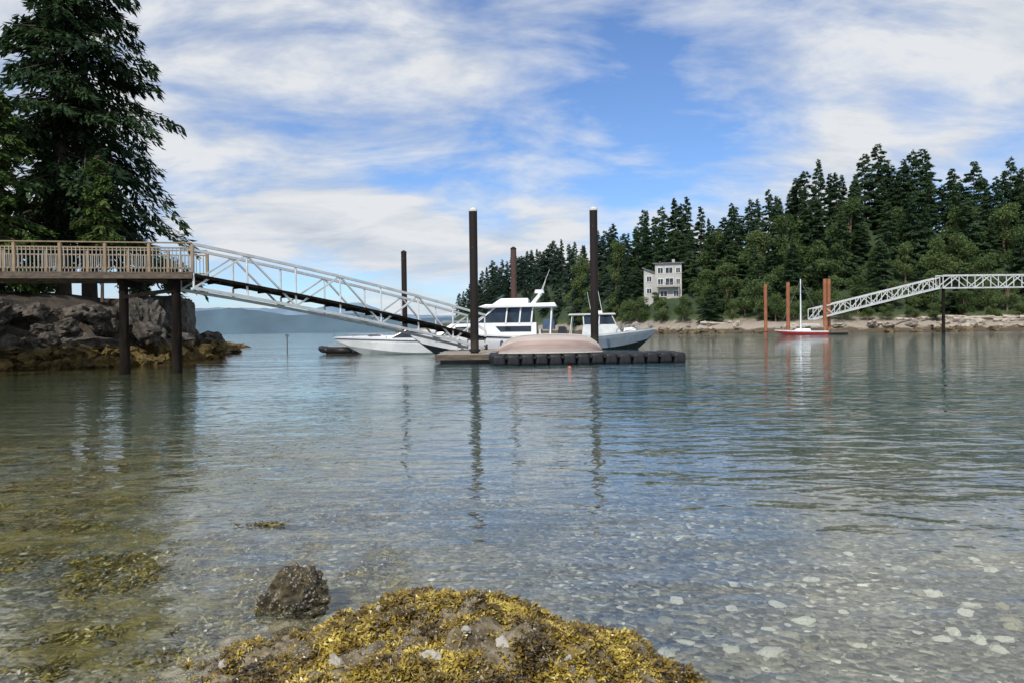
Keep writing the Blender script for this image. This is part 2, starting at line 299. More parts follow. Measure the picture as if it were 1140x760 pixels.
tag(mb.build('seabed_ground',M['seabed'],smooth=True,recalc=False),kind='structure')
mb=MB(); mb.add([(-9000,-40,0),(9000,-40,0),(9000,9000,0),(-9000,9000,0)],[(0,1,2,3)])
wo=tag(mb.build('water',M['water'],recalc=False),kind='structure'); wo.visible_shadow=False
# ------------------------------------------------------------ far hills
def ridge(name,pxs,d,c,seed,depth):
    mb=MB(); n=160
    p0,p1=pxs[0][0],pxs[-1][0]
    for i in range(n+1):
        px=p0+(p1-p0)*i/n
        for (a,ya),(b_,yb) in zip(pxs,pxs[1:]):
            if a<=px<=b_: yy=ya+(yb-ya)*(px-a)/(b_-a)
        yy+=1.6*noise.noise(Vector((px*.03,seed,0)))+1.0*noise.noise(Vector((px*.12,seed,3)))
        z=H+(hz(px)-yy)/F*d; X=(px-570)/F
        row=[(X*d*.97,d*.97,-3),(X*d*.985,d*.985,z*.55+3*noise.noise(Vector((px*.1,seed,1)))),(X*d,d,z),(X*(d+depth),d+depth,z*.3),(X*(d+depth*1.5),d+depth*1.5,-3)]
        mb.v.extend(row)
        if i:
            o=(i-1)*5
            for j in range(4): mb.f.append((o+j,o+5+j,o+6+j,o+j+1)); mb.m.append(0)
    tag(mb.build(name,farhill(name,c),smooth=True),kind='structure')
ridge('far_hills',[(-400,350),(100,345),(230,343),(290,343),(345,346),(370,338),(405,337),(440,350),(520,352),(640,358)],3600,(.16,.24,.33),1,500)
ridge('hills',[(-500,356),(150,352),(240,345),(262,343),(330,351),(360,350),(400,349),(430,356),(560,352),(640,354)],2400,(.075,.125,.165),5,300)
# ------------------------------------------------------------ left land
Lp=[((-90,22),(0,1),1),((-45,25),(0,1),1),((-27,28.5),(-.2,1),1),((-22,32),(-.6,.8),1),((-18.8,36),(-1,.3),1),((-18.4,42),(-1,0),1),((-20.4,50),(-1,0),.95),((-25,60),(-1,-.1),.5),((-31,78),(-1,-.3),.16),((-34.5,95),(-1,-.4),.07),((-50,112),(-.5,-1),.06),((-120,125),(0,-1),.3)]
prof=[(-3,-1.8),(-1,-.6),(0,0),(.8,.5),(1.4,1.0),(1.9,1.8),(2.3,2.5),(3.2,3.1),(4.5,3.5),(7,3.8),(12,4.0),(25,4.6)]
mb=MB(); rows=[]
for i in range(len(Lp)-1):
    (a,ia,ha),(b_,ib,hb)=Lp[i],Lp[i+1]
    for k in range(20):
        t=k/20; bx=a[0]+(b_[0]-a[0])*t; by=a[1]+(b_[1]-a[1])*t; iv=Vector((ia[0]+(ib[0]-ia[0])*t,ia[1]+(ib[1]-ia[1])*t)).normalized(); hs=ha+(hb-ha)*t; rows.append((bx,by,iv,hs))
for (bx,by,iv,hs) in rows:
    for (o,z) in prof:
        k_=(1 if o<1 else max(hs,.4)); x=bx+iv.x*o*k_; y=by+iv.y*o*k_; z2=z*hs if z>0 else z
        q=Vector((x*.8,y*.8,z)); am=.8 if 0<=o<4 else .12
        mb.v.append((x+am*noise.noise(q),y+am*noise.noise(q+Vector((9,0,0))),z2+am*.7*noise.noise(q+Vector((0,9,0)))*max(hs,.25)))
n=len(prof)
for j in range(len(rows)-1):
    for i in range(n-1): mb.f.append((j*n+i,j*n+i+1,(j+1)*n+i+1,(j+1)*n+i)); mb.m.append(0)
tag(mb.build('left_bank_terrain',M['bank'],smooth=False),kind='structure')
def rockmesh(seed,sub=3,amp=.35,sharp=True,crag=0):
    bm=bmesh.new(); bmesh.ops.create_icosphere(bm,subdivisions=sub,radius=1)
    for v in bm.verts:
        p=v.co.copy(); q=p*1.1+Vector((seed*7.3,seed*3.1,0))
        k=1+amp*noise.noise(q)+amp*.5*noise.noise(q*2.3)+amp*.25*noise.noise(q*6)
        if crag: k+=crag*(abs(noise.noise(q*2.0))-.2)+crag*.6*(abs(noise.noise(q*4.5))-.2)+crag*.35*(abs(noise.noise(q*10))-.2)
        v.co=p*k
        if sharp:
            for ax,lim in ((0,.72),(1,.75),(2,.7)):
                if abs(v.co[ax])>lim: v.co[ax]=math.copysign(lim+(abs(v.co[ax])-lim)*.25,v.co[ax])
    me=bpy.data.meshes.new('rock'); bm.to_mesh(me); bm.free(); return me
rockm=[rockmesh(i,3,.45,i%2==0,.7) for i in range(8)]
_rc={}
def rock(name,me,m,loc,scale,rot,label,cat,group=None,smooth=False):
    key=(me.name,m.name)
    if key not in _rc:
        me2=me.copy(); me2.materials.clear(); me2.materials.append(m); _rc[key]=me2
        if smooth: me2.polygons.foreach_set('use_smooth',[True]*len(me2.polygons))
    o=bpy.data.objects.new(name,_rc[key]); col.objects.link(o); o.location=loc; o.scale=scale; o.rotation_euler=rot
    return tag(o,label,cat,group)
def rr(): return (random.uniform(-.7,.7),random.uniform(-.7,.7),random.uniform(0,6.28))
cnt=0
for ri,(bx,by,iv,hs) in enumerate(rows):
    if by<28.3 or by>60 or bx<-28: continue
    for k in range(4 if by<50 else 2):
        o=random.uniform(-.2,2.9); 
        z=max(0,[(p,q) for p,q in prof if p<=o][-1][1]); s_=random.uniform(.18,.55) if z>.8 else random.uniform(.16,.42)
        lab,grp=(('rugged dark boulder piled in the rocky bank under the timber pier','boulders in the bank under the pier') if z>.8 else ('weed stained boulder along the waterline of the left bank','weedy boulders at the foot of the left bank'))
        rock('boulder',rockm[cnt%8],M['boulder'],(bx+iv.x*(o-.2)*max(hs,.4)+random.uniform(-.3,.3),by+iv.y*(o-.2)+random.uniform(-.3,.3),z*hs+.05),(s_*1.5,s_,s_*.85),rr(),lab,'boulder',grp); cnt+=1
rock('rock_outcrop',rockmesh(21,5,.25,True,.4),M['outcrop'],(-21.3,45.0,1.5),(2.2,2.2,2.9),(0,0,.25),'tall steep grey brown rock face at the right end of the left bank','rock')
rock('rock_outcrop',rockmesh(22,5,.3,False,.45),M['outcrop'],(-20.3,40.4,1.3),(1.2,1.8,2.2),(0,-.1,.9),'squat brown rock outcrop behind the outer pier piles','rock')
for i,(dx_,dy_,dz_,s_) in enumerate([(-18.6,44,.3,.7),(-18.9,46.5,.6,.6),(-19.3,43.2,1.0,.6),(-19.6,48.5,.4,.8),(-18.7,40.5,.5,.7),(-18.9,41.4,1.2,.6),(-18.3,42.2,.2,.6),(-20.2,49.6,.8,.7),(-19.2,38.9,1.6,.6)]):
    rock('boulder',rockm[(i*3)%8],M['boulder'],(dx_,dy_,dz_),(s_*1.3,s_,s_*.9),rr(),'broken brown boulder fallen against the foot of the steep rock face','boulder','broken boulders below the rock face')
for i,(px,d,s_) in enumerate([(240,50,1.1),(248,56,1.2),(256,64,1.3),(262,78,1.3),(236,46,.7),(252,60,1.0)]):
    q=P(px,390,d); rock('weedy_rock',rockm[i],M['boulder'],(q.x-.8,q.y,.04),(s_*1.9,s_,s_*.42),(0,0,i),'low yellowish weed covered rock on the spit beyond the left bank','rock','low rocks on the spit')
# ------------------------------------------------------------ trees
def conifer(seed,h,Rm,base,nb,tpb,tl,tr=.3,shape=.8,droop=.35,mul=1.0,wf=.24,lowfull=.55,hang=.5,lmin=.5):
    rg=random.Random(seed); cr=MB(); V=cr.v; Fc=cr.f
    br=MB()
    for i in range(nb):
        t=(i+rg.random())/nb; z=base+(h-base)*t
        Lb=(Rm*(1-t)**shape*rg.uniform(lmin,1.12)+.03*Rm)*(1 if t>.12 else lowfull+t*(1-lowfull)/.12); a=rg.uniform(0,6.283)
        ca,sa=math.cos(a),math.sin(a); up=.25*t-.12; dr=droop*(1-.5*t)*rg.uniform(.5,1.3)
        def bp_(s): return Vector((ca*Lb*s,sa*Lb*s,z+Lb*(up*s-dr*s*s)+.12*Lb*max(0,s-.7)))
        if mul>0: br.tube(bp_(0),bp_(.4),.05*mul,.035*mul,4,cap=False); br.tube(bp_(.4),bp_(.85),.035*mul,.012*mul,4,cap=False)
        nt_=max(4,int(tpb*Lb/Rm)+3)
        for j in range(nt_):
            s_=rg.random()**.6; wdt=Lb*.30*(1.05-s_)+tl*.2; off=rg.uniform(-1,1)*wdt
            p=bp_(s_)+Vector((-sa*off,ca*off,-abs(off)*.3-rg.random()*tl*hang))
            sg=1 if off>0 else -1
            dirv=Vector((ca*.8-sa*sg*.7+rg.uniform(-.3,.3),sa*.8+ca*sg*.7+rg.uniform(-.3,.3),rg.uniform(-.4-hang,.1))).normalized()
            sd_=dirv.cross(Vector((rg.uniform(-.4,.4),rg.uniform(-.4,.4),1))).normalized()
            l=tl*rg.uniform(.6,1.25); w_=l*wf
            o=len(V); q=p+dirv*l
            V.extend([tuple(p-sd_*w_*.5),tuple(p+dirv*l*.45-sd_*w_),tuple(q),tuple(p+dirv*l*.45+sd_*w_+Vector((0,0,-.1*l))),tuple(p+sd_*w_*.5)])
            Fc.append((o,o+1,o+2)); Fc.append((o,o+2,o+3,o+4)); cr.m.extend([0,0])
    tk=MB(); pts=[(rg.uniform(-.04,.04)*k,rg.uniform(-.04,.04)*k,h*.97*k/6-(.6 if k==0 else 0)) for k in range(7)]
    tk.path(pts,[tr*(1-k/6.3) for k in range(7)],8)
    o=len(tk.v); tk.v.extend(br.v); tk.f.extend([tuple(i+o for i in f) for f in br.f]); tk.m.extend(br.m)
    return cr,tk
def mktree(name,label,cat,loc,crtk,mleaf,mbark,group=None,rz=0):
    t=thing(name,label,cat,loc,rz,group); crtk[1].build('trunk',mbark,t,recalc=False); crtk[0].build('crown',mleaf,t,recalc=False); return t
def broad(seed,h,Rm,nl,tl):
    rg=random.Random(seed); cr=MB(); tk=MB(); cl=[]
    top=Vector((rg.uniform(-.3,.3),rg.uniform(-.3,.3),h*.45)); tk.tube((0,0,-.5),top,.03*h,.02*h,6)
    for i in range(13):
        a=rg.uniform(0,6.28); f=rg.uniform(.2,.9); rad=Rm*rg.uniform(.1,.75)*(1.1-abs(f-.4)); c=Vector((math.cos(a)*rad,math.sin(a)*rad,h*f)); cl.append((c,Rm*rg.uniform(.25,.48)*(1.15-.4*f)))
        tk.tube(top*rg.uniform(.6,1),c,.012*h,.005*h,5)
    for i in range(nl):
        c,r_=cl[i%13]; u=Vector((rg.gauss(0,1),rg.gauss(0,1),rg.gauss(0,1))).normalized()*r_*rg.uniform(.5,1.2); u.z*=.75; p=c+u
        a=Vector((rg.gauss(0,1),rg.gauss(0,1),rg.gauss(0,.6))).normalized(); b_=a.cross(Vector((rg.gauss(0,1),rg.gauss(0,1),1))).normalized()
        l=tl*rg.uniform(.6,1.2); cr.add([p-a*l,p-b_*l*.6,p+a*l,p+b_*l*.6],[(0,1,2,3)])
    return cr,tk
q=P(70,268,41.5); mktree('fir_tree','tall dark fir tree behind the pier railing, left one of the pair',"tree",(q.x,q.y,3.8),conifer(3,20.5,5.0,3.2,135,200,.46,tr=.42,shape=.50,droop=.5,mul=1.0,wf=.17,lowfull=.8,hang=1.1,lmin=.45),M['fir'],M['bark'])
q=P(99,268,43.0); mktree('fir_tree','tall dark fir tree behind the pier railing, right one of the pair nearest the gangway',"tree",(q.x,q.y,3.8),conifer(11,22,6.3,3.0,155,230,.50,tr=.44,shape=.50,droop=.60,mul=1.0,wf=.17,lowfull=.9,hang=1.2,lmin=.5),M['fir'],M['bark'])
q=P(0,268,37); mktree('fir_tree','shorter lighter green fir at the left edge of the photo behind the pier',"tree",(q.x,q.y,3.8),conifer(5,10.2,2.7,.4,130,160,.34,tr=.16,shape=.65,wf=.19,hang=.8),M['firlight'],M['bark'])
q=P(-70,268,44); mktree('fir_tree','fir tree standing just outside the left edge behind the two tall firs',"tree",(q.x,q.y,3.9),conifer(15,17,4.6,2,110,110,.55,tr=.28,shape=.65,wf=.17),M['fir'],M['bark'])
q=P(122,268,40); mktree('fir_tree','small yellowish green young fir in front of the dark firs behind the pier',"tree",(q.x+.1,q.y-1.0,3.8),conifer(8,7.2,1.4,2.6,60,80,.28,tr=.09,shape=.55,wf=.2,hang=.9),M['firlight'],M['bark'])
for i,(px,d,h_,r_,lab) in enumerate([(190,44,2.4,1.5,'dark bushy shrub at the right end of the pier railing'),(160,45,1.8,1.3,'low dark shrub behind the pier railing, next to the bush by the gangway'),(35,40,1.5,1.4,'low shrub behind the pier railing left of the fir trunks')]):
    q=P(px,268,d); cr_,tk_=broad(40+i,h_,r_,1800,.11); mktree('shrub',lab,'shrub',(q.x,q.y,3.6),(cr_,tk_),M['firlight'] if i==2 else M['fir'],M['bark'])
# ------------------------------------------------------------ right shore
shore=[(440,620),(505,470),(560,380),(600,320),(660,250),(700,205),(760,182),(850,168),(950,160),(1140,150),(1400,138),(1900,120)]
topl=[(440,352),(505,340),(512,322),(530,300),(550,290),(570,282),(600,272),(630,268),(660,262),(685,250),(700,240),(730,236),(760,222),(785,222),(800,244),(830,218),(860,212),(885,200),(905,180),(925,190),(945,178),(985,160),(1005,176),(1030,172),(1045,196),(1080,182),(1110,182),(1140,172),(1400,165),(1900,200)]
def itp(tab,x):
    if x<=tab[0][0]: return tab[0][1]
    for (a,ya),(b_,yb) in zip(tab,tab[1:]):
        if x<=b_: return ya+(yb-ya)*(x-a)/(b_-a)
    return tab[-1][1]
def sm(t): t=max(0,min(1,t)); return t*t*(3-2*t)
def ridgez(px):
    d=itp(shore,px)+50; return H+(hz(px)-itp(topl,px))/F*d
def terz(px,v):
    d=itp(shore,px)+v; X=(px-570)/F*d
    sz=0
    for k in (-40,-20,0,20,40): sz+=ridgez(px+k)/5
    Hh=max(3.5,sz-18)
    lowz=2.6
    if v<0: z=v*.4
    elif v<7: z=lowz*sm(v/7)
    else: z=lowz+(Hh-lowz)*sm((v-7)/48)
    if v>55: z=Hh-(v-55)*.02
    if 690<px<795 and v>8:
        g_=math.exp(-((px-741)/27)**4)*sm((v-8)/9)*(1-sm((v-34)/14)); z=z+(max(z,9.2)-z)*g_
    z+=.7*noise.noise(Vector((X*.12,d*.12,0)))*min(1,max(0,(v+3)/6))+.35*noise.noise(Vector((X*.5,d*.5,2)))*(1 if -2<v<12 else .2)
    return X,d,z
mb=MB(); vv=[-8,-4,-2,-.5,.5,1.5,2.5,3.5,5,6.5,8,10,12,14,16,18,22,28,35,43,50,58,75,120,250]; pp=[440+i*3 for i in range(0,280)]+[1280+i*20 for i in range(32)]
for px in pp:
    for v in vv: mb.v.append(terz(px,v))
n=len(vv)
for j in range(len(pp)-1):
    for i in range(n-1): mb.f.append((j*n+i,j*n+i+1,(j+1)*n+i+1,(j+1)*n+i)); mb.m.append(0)
tag(mb.build('far_shore_hill',M['hill'],smooth=False),kind='structure')
protos=[]
for i in range(8):
    Rm=[5.8,7.0,5.0,7.6,6.4,4.8,6.6,7.2][i]
    protos.append(conifer(100+i,26,Rm,[1.5,2,1,2,1,2,1.5,1][i],95,165,.82,tr=.35,shape=[.78,.62,.9,.60,.7,.82,.80,.66][i],droop=.35,mul=0,wf=.27,lowfull=.85,hang=.6,lmin=.62))
bprotos=[broad(200+i,10,[3.8,4.6,3.4,4.8][i],4000,.24) for i in range(4)]
pm={}
def place_tree(kind,i,px,v,h_,label,group,far=False):
    X,Y,z=terz(px,v)
    key=(kind,i,far)
    rs=random.uniform(.8,1.2)
    base=26 if kind=='c' else 10
    s_=h_/base; sx=((s_*.6+.4)*rs if s_>.8 else (s_*.6+.32)*rs) if kind=='c' else s_**.8*rs
    if key not in pm:
        src=(protos if kind=='c' else bprotos)[i]
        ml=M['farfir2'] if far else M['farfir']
        if kind=='b': ml=M['broad']
        t=mktree('fir_tree' if kind=='c' else 'broadleaf_tree',label,'tree',(X,Y,z-.3),src,ml,M['bark'] if kind=='c' else M['orangebark'],group,random.uniform(0,6))
        t.scale=(sx,sx,s_); pm[key]=t
    else: dup(pm[key],(X,Y,z-.3),random.uniform(0,6),(sx,sx,s_),label,group)
def grp(px,r_):
    if px<700: return [('distant fir on the ridge of the headland behind the moored boats','ridge firs on the headland behind the boats'),('distant fir on the slope of the headland behind the moored boats','slope firs on the headland behind the boats')][r_]
    return [('dark fir along the skyline of the wooded right shore','skyline firs on the right shore'),('dark green fir on the middle slope of the wooded right shore','mid slope firs on the right shore')][r_]
px=512
while px<1215:
    d=itp(shore,px)+50; step=2.8*F/d
    v=50+random.uniform(-6,6); X,Y,z=terz(px,v); tgt=H+(hz(px)-itp(topl,px))/F*Y
    h_=(tgt-z)*random.choice([random.uniform(.74,.95),random.uniform(.92,1.1)])
    if h_>6: place_tree('c',random.randrange(8),px,v,h_,*grp(px,0),far=px<700)
    px+=step*random.uniform(.35,1.6)
def in_house(px): return 710<px<767
for v0,hl,hh,stp in ((40,14,22,5.0),(29,10,19,6.5),(20,7,16,9),(12,4,10,13)):
    px=525+random.uniform(0,10)
    while px<1210:
        d=itp(shore,px)+v0; v=v0+random.uniform(-4,4); X,Y,z=terz(px,v)
        mxh=(H+(hz(px)-itp(topl,px))/F*Y-z)*.86
        h_=min(random.uniform(hl,hh),mxh)
        if in_house(px): h_=h_ if v0==40 else 0
        if h_>3: place_tree('c',random.randrange(8),px,v,h_,*grp(px,1),far=px<700)
        px+=stp*F/d*random.uniform(.5,1.6)
for v0,hl,hh,stp in ((8.5,3.5,7,5),(15,6.5,11,6.5),(24,9,15,8),(34,12,17,11)):
    px=640+random.uniform(0,10)
    while px<1210:
        d=itp(shore,px)+v0; v=v0+random.uniform(-2,2)
        h_=random.uniform(hl,hh)
        if in_house(px): h_= random.uniform(6,8.5) if v0==8.5 else (random.uniform(2.4,3.8) if v0==15 else 0)
        if h_>2: place_tree('b',random.randrange(4),px,v,h_,'rounded light green broadleaf tree low on the wooded right shore','broadleaf trees on the right shore')
        px+=stp*F/d*random.uniform(.6,1.5)
for i in range(75):
    px=random.uniform(690,1200); v=random.uniform(-.5,5.5); X,Y,z=terz(px,v); s_=random.uniform(.4,1.2)
    rock('shore_boulder',rockm[i%6],M['shore'],(X,Y,z+.1),(s_*1.5,s_,s_*.7),rr(),'pale boulder scattered along the rocky edge of the far right shore','boulder','boulders on the far right shore')
dl=[(795,4),(980,4.5),(1010,5.5),(1035,6),(1060,6.5),(1075,5),(1090,6),(1108,7),(1120,5.5),(1132,7),(1150,6)]
for i,(px,v) in enumerate(dl):
    X,Y,z=terz(px,v); Lg=random.uniform(4,8); t=MB(); t.path([(-Lg/2,0,0),(-Lg/6,.1,.05),(Lg/6,-.05,.0),(Lg/2,0,.08)],[.32,.28,.24,.16],8)
    for k in range(2): t.tube((Lg*.2*(k+.4),0,0),(Lg*.2*(k+.4)+.3,.4*(1 if k else -1),.45),.06,.03,5)
    o=t.build('driftwood_log',M['drift'],smooth=True); o.location=(X,Y,z+.45); o.rotation_euler=(0,random.uniform(-.06,.06),random.uniform(-.5,.5)); tag(o,'bleached driftwood log lying on the rocks of the far right shore','driftwood','driftwood on the far right shore')
# ------------------------------------------------------------ house
X,Y,z=terz(740,24); gz=H+(hz(740)-333)/F*Y
hs=thing('house','pale grey three storey house with flat roofs among the trees on the far shore','house',(X,Y,gz),R(-14))
wl=MB(); wl.box((1.3,0,3.6),(7.4,7,12.4)); wl.build('wall',M['housewall'],hs)
wl=MB(); wl.prism([(-5.6,-2.5),(-2.42,-2.5),(-2.42,7.3),(-5.6,8.5)],-2.9,3.2); wl.build('wing_wall',M['housewall'],hs)
rf=MB(); rf.box((1.3,0,9.95),(8.6,8,.3)); rf.build('roof',M['roof'],hs)
rf=MB(); rf.prism([(-6.1,8.7),(-2.5,7.32),(-2.5,7.6),(-6.1,9.0)],-3.4,3.6); rf.build('roof',M['roof'],hs)
def win(x,z_,w_,h_,y=-3.5):
    fr_=MB()
    for (cx,cz,sx,sz_) in ((x,z_+h_/2,w_+.2,.12),(x,z_-h_/2,w_+.2,.12),(x-w_/2,z_,.12,h_),(x+w_/2,z_,.12,h_),(x,z_,.08,h_)): fr_.box((cx,y-.05,cz),(sx,.16,sz_))
    f_=fr_.build('window',M['white'],hs); g_=MB(); g_.box((x,y-.01,z_),(w_-.05,.06,h_-.05)); g_.build('pane',M['glass'],f_)
for x_,z_,w_,h_ in ((-.9,7.9,1.5,1.6),(1.5,7.9,2.0,1.7),(4.0,7.9,1.2,1.5),(-.9,4.7,1.5,1.7),(1.6,4.7,2.2,2.0),(4.0,4.7,1.1,1.6),(0,1.3,2.0,1.6),(3.4,1.3,1.4,1.6)): win(x_,z_,w_,h_)
win(-4.1,5.6,1.4,1.6,-2.9); win(-4.1,2.2,1.4,1.5,-2.9)
bk=MB(); bk.box((1.3,-4.4,3.2),(6.4,1.7,.2)); 
for k in range(9): bk.box((-1.8+k*.78,-5.2,3.75),(.07,.07,1.0))
bk.box((1.3,-5.2,4.28),(6.4,.1,.08)); bk.box((-1.6,-5.0,.6),(.2,.2,5)); bk.box((4.2,-5.0,.6),(.2,.2,5)); bk.build('balcony',M['balu'],hs)
ch=MB(); ch.box((2.6,1.5,10.7),(.8,.8,1.4)); ch.build('chimney',M['housewall'],hs)
# ------------------------------------------------------------ pier
dz=4.0; A=Vector((-29,26.9,dz)); B=P(214,303,30.2); B.z=dz
u=(B-A).normalized(); nrm=Vector((-u.y,u.x,0)); Wd=3.2
pier=thing('timber_pier','brown timber pier deck on dark piles over the rocky bank at left','pier',(0,0,0))
dk=MB(); Lp_=(B-A).length; nb=int(Lp_/.16)
for i in range(nb): 
    c=A+u*(i+.5)*.16; dk.bar(c+Vector((0,0,-.03)),c+nrm*Wd+Vector((0,0,-.03)),.15,.06)
dk.build('deck',M['timber'],pier)
fm=MB(); 
for o in (.06,Wd/2,Wd-.06): fm.bar(A+nrm*o+Vector((0,0,-.165)),B+nrm*o+Vector((0,0,-.165)),.14,.20)
fm.build('beam',M['timber'],pier)
cbm=MB()
for t in (B-u*.9,B-u*2.8): cbm.bar(t+nrm*.35+Vector((0,0,-.40)),t+nrm*(Wd+.2)+Vector((0,0,-.40)),.25,.26)
cbm.build('cross_beam',M['darktim'],pier)
for pi_,(t,o) in enumerate(((B-u*.75,.55),(B-u*2.75,.55),(B-u*7.7,.5))):
    p=t+nrm*o; pl=MB(); n_=14; lv=22
    for j in range(lv+1):
        zz=-2.6+(dz-.28+2.6)*j/lv; r0_=.215-.04*j/lv
        for i in range(n_):
            a=6.2832*i/n_; rr_=r0_*(1+.10*noise.noise(Vector((math.cos(a)*1.5+pi_*5,math.sin(a)*1.5,zz*1.4)))+(.16*max(0,noise.noise(Vector((math.cos(a)*3,math.sin(a)*3,zz*4+pi_)))) if zz<1.3 else 0)); pl.v.append((p.x+math.cos(a)*rr_,p.y+math.sin(a)*rr_,zz))
    for j in range(lv):
        for i in range(n_): pl.f.append((j*n_+i,j*n_+(i+1)%n_,(j+1)*n_+(i+1)%n_,(j+1)*n_+i)); pl.m.append(0)
    pl.build('pile',M['darktim'],pier,smooth=True)
br=MB(); br.bar(B-u*.7+nrm*.4+Vector((0,0,-.70)),B-u*2.8+nrm*.4+Vector((0,0,-1.0)),.08,.16); br.build('brace',M['darktim'],pier)
def railing(o,label):
    rl=thing('railing',label,'railing',(0,0,0)); a=A+nrm*o; b_=B+nrm*o; n=int((b_-a).length/1.5)
    for i in range(n+1):
        p=a.lerp(b_,i/n); q=MB(); q.box(p+Vector((0,0,.58)),(.11,.11,1.16)); q.build('post',M['rail'],rl)
    q=MB(); q.bar(a+Vector((0,0,1.19)),b_+Vector((0,0,1.19)),.14,.045); q.build('top_rail',M['rail'],rl)
    q=MB(); q.bar(a+Vector((0,0,.98)),b_+Vector((0,0,.98)),.05,.06); q.build('side_rail',M['rail'],rl)
    q=MB(); q.bar(a+Vector((0,0,.16)),b_+Vector((0,0,.16)),.05,.06); q.build('side_rail',M['rail'],rl)
    for i in range(n):
        q=MB(); p0=a.lerp(b_,i/n); p1=a.lerp(b_,(i+1)/n)
        for k in range(1,11): 
            p=p0.lerp(p1,k/11); q.box(p+Vector((0,-.04,.57)),(.03,.03,.82))
        q.build('baluster_panel',M['balu'],rl)
railing(.08,'tan timber railing with thin balusters along the near edge of the pier')
railing(Wd-.08,'timber railing along the far edge of the pier behind the near railing')
# ------------------------------------------------------------ truss bridges
def truss(name,label,cat,a,b_,width,height,nb,cw,matT,matW,fascia=None,side=1,deckz=0.05,mid=True,camber=0):
    t=thing(name,label,cat,(0,0,0)); a=Vector(a);b_=Vector(b_); d=(b_-a); hor=Vector((d.x,d.y,0)).normalized(); nr=Vector((-hor.y,hor.x,0))*side; up=Vector((0,0,height)); dzv=Vector((0,0,deckz))
    def pt(i): t_=i/nb; return a.lerp(b_,t_)+Vector((0,0,camber*4*t_*(1-t_)))
    for s_ in (0,1):
        o=nr*width*s_; q=MB()
        for i in range(nb+1):
            p=pt(i)+o; q.bar(p,p+up,cw*.6,cw*.6)
            if i<nb:
                p2=pt(i+1)+o
                q.bar(p,p2,cw,cw*1.1); q.bar(p+up,p2+up,cw,cw)
                if mid: q.bar(p+up*.55,p2+up*.55,cw*.35,cw*.35)
                if i%2==0: q.bar(p,p2+up,cw*.65,cw*.65)
                else: q.bar(p+up,p2,cw*.65,cw*.65)
        q.build('side_truss',matT,t)
    q=MB()
    for i in range(nb): q.bar(pt(i)+nr*width/2+dzv,pt(i+1)+nr*width/2+dzv,width-cw*1.1,.05)
    for i in range(nb*2+1):
        p=pt(i/2); q.bar(p+nr*cw*.55+dzv+Vector((0,0,-.07)),p+nr*(width-cw*.55)+dzv+Vector((0,0,-.07)),.06,.08)
    q.build('walkway',matW,t)
    if fascia:
        q=MB()
        for i in range(nb): q.bar(pt(i)-nr*(cw*.5+.03)+dzv,pt(i+1)-nr*(cw*.5+.03)+dzv,.04,.12)
        q.build('edge_board',fascia,t)
    return t
g0=P(216,321,30.3); g1=P(540,387,41.0)
gw=truss('gangway','long pale aluminium truss gangway sloping from the pier down to the dock','gangway',g0,g1,1.5,1.80,7,.115,M['alu'],M['darktim'],M['darktim'],deckz=.52,mid=False,camber=.16)
q=MB()
for s_ in (.1,1.4): q.tube((g1.x-.06,g1.y+s_*.6,.56),(g1.x+.12,g1.y+s_*.6,.56),.15,.15,12)
q.build('wheel',M['black'],gw)
r0=P(905,356,132); r1=P(1046,321,134); r2=P(1205,319,139)
truss('gangway','white truss gangway sloping down to the small dock on the far right','gangway',r0,r1,1.8,1.9,12,.19,M['bridgewhite'],M['alu'],mid=False)
truss('footbridge','level white truss footbridge at the right edge leading from the shore','bridge',r1+Vector((.6,0,0)),r2,1.8,2.3,9,.21,M['bridgewhite'],M['alu'],mid=False)
# ------------------------------------------------------------ mooring piles
def pile(name,px,ptop,d,r_,m,label,cap=True,group=None):
    p=P(px,ptop,d); t=thing(name,label,'piling',(p.x,p.y,0),0,group)
    q=MB(); q.tube((0,0,-3.5),(0,0,p.z-.12),r_,r_,20); q.build('shaft',m,t,smooth=False)
    if cap:
        q=MB(); q.tube((0,0,p.z-.12),(0,0,p.z-.04),r_*1.06,r_*1.06,20); q.tube((0,0,p.z-.04),(0,0,p.z+.06),r_*1.06,r_*.3,20); q.build('cap',M['white2'] if cap=='w' else M['black'],t)
    q=MB(); q.tube((0,0,.5),(0,0,.62),r_+.07,r_+.07,16); q.build('pile_hoop',M['black'],t)
    return t
pile('piling',526.5,233,35.0,.195,M['pile'],'tallest dark piling at the front wooden dock, left of the overturned rowing boat','w')
pile('piling',660.5,232,35.8,.19,M['pile'],'tall dark piling with white cap behind the right end of the rowing boat','w')
pile('piling',449.5,280,51.6,.19,M['pile'],'thin dark piling rising behind the left gangway')
pile('piling',571.5,276,49.5,.19,M['rustd'],'dark reddish piling behind the white cabin cruiser',True)
pile('piling',852,316,136,.30,M['rust'],'orange rust piling, leftmost of the far dock pilings',False)
pile('piling',877,314,136,.33,M['rust'],'orange piling standing left of the red sailboat mast',False)
pile('piling',918,310,131,.30,M['rust'],'orange piling right of the sailboat mast, left of a close pair',False)
pile('piling',922.5,310,134,.30,M['rust'],'orange piling right of the sailboat mast, right of a close pair',False)
pile('piling',1050,320,134.5,.28,M['darktim'],'dark support piling under the joint of the far footbridge and gangway',False)
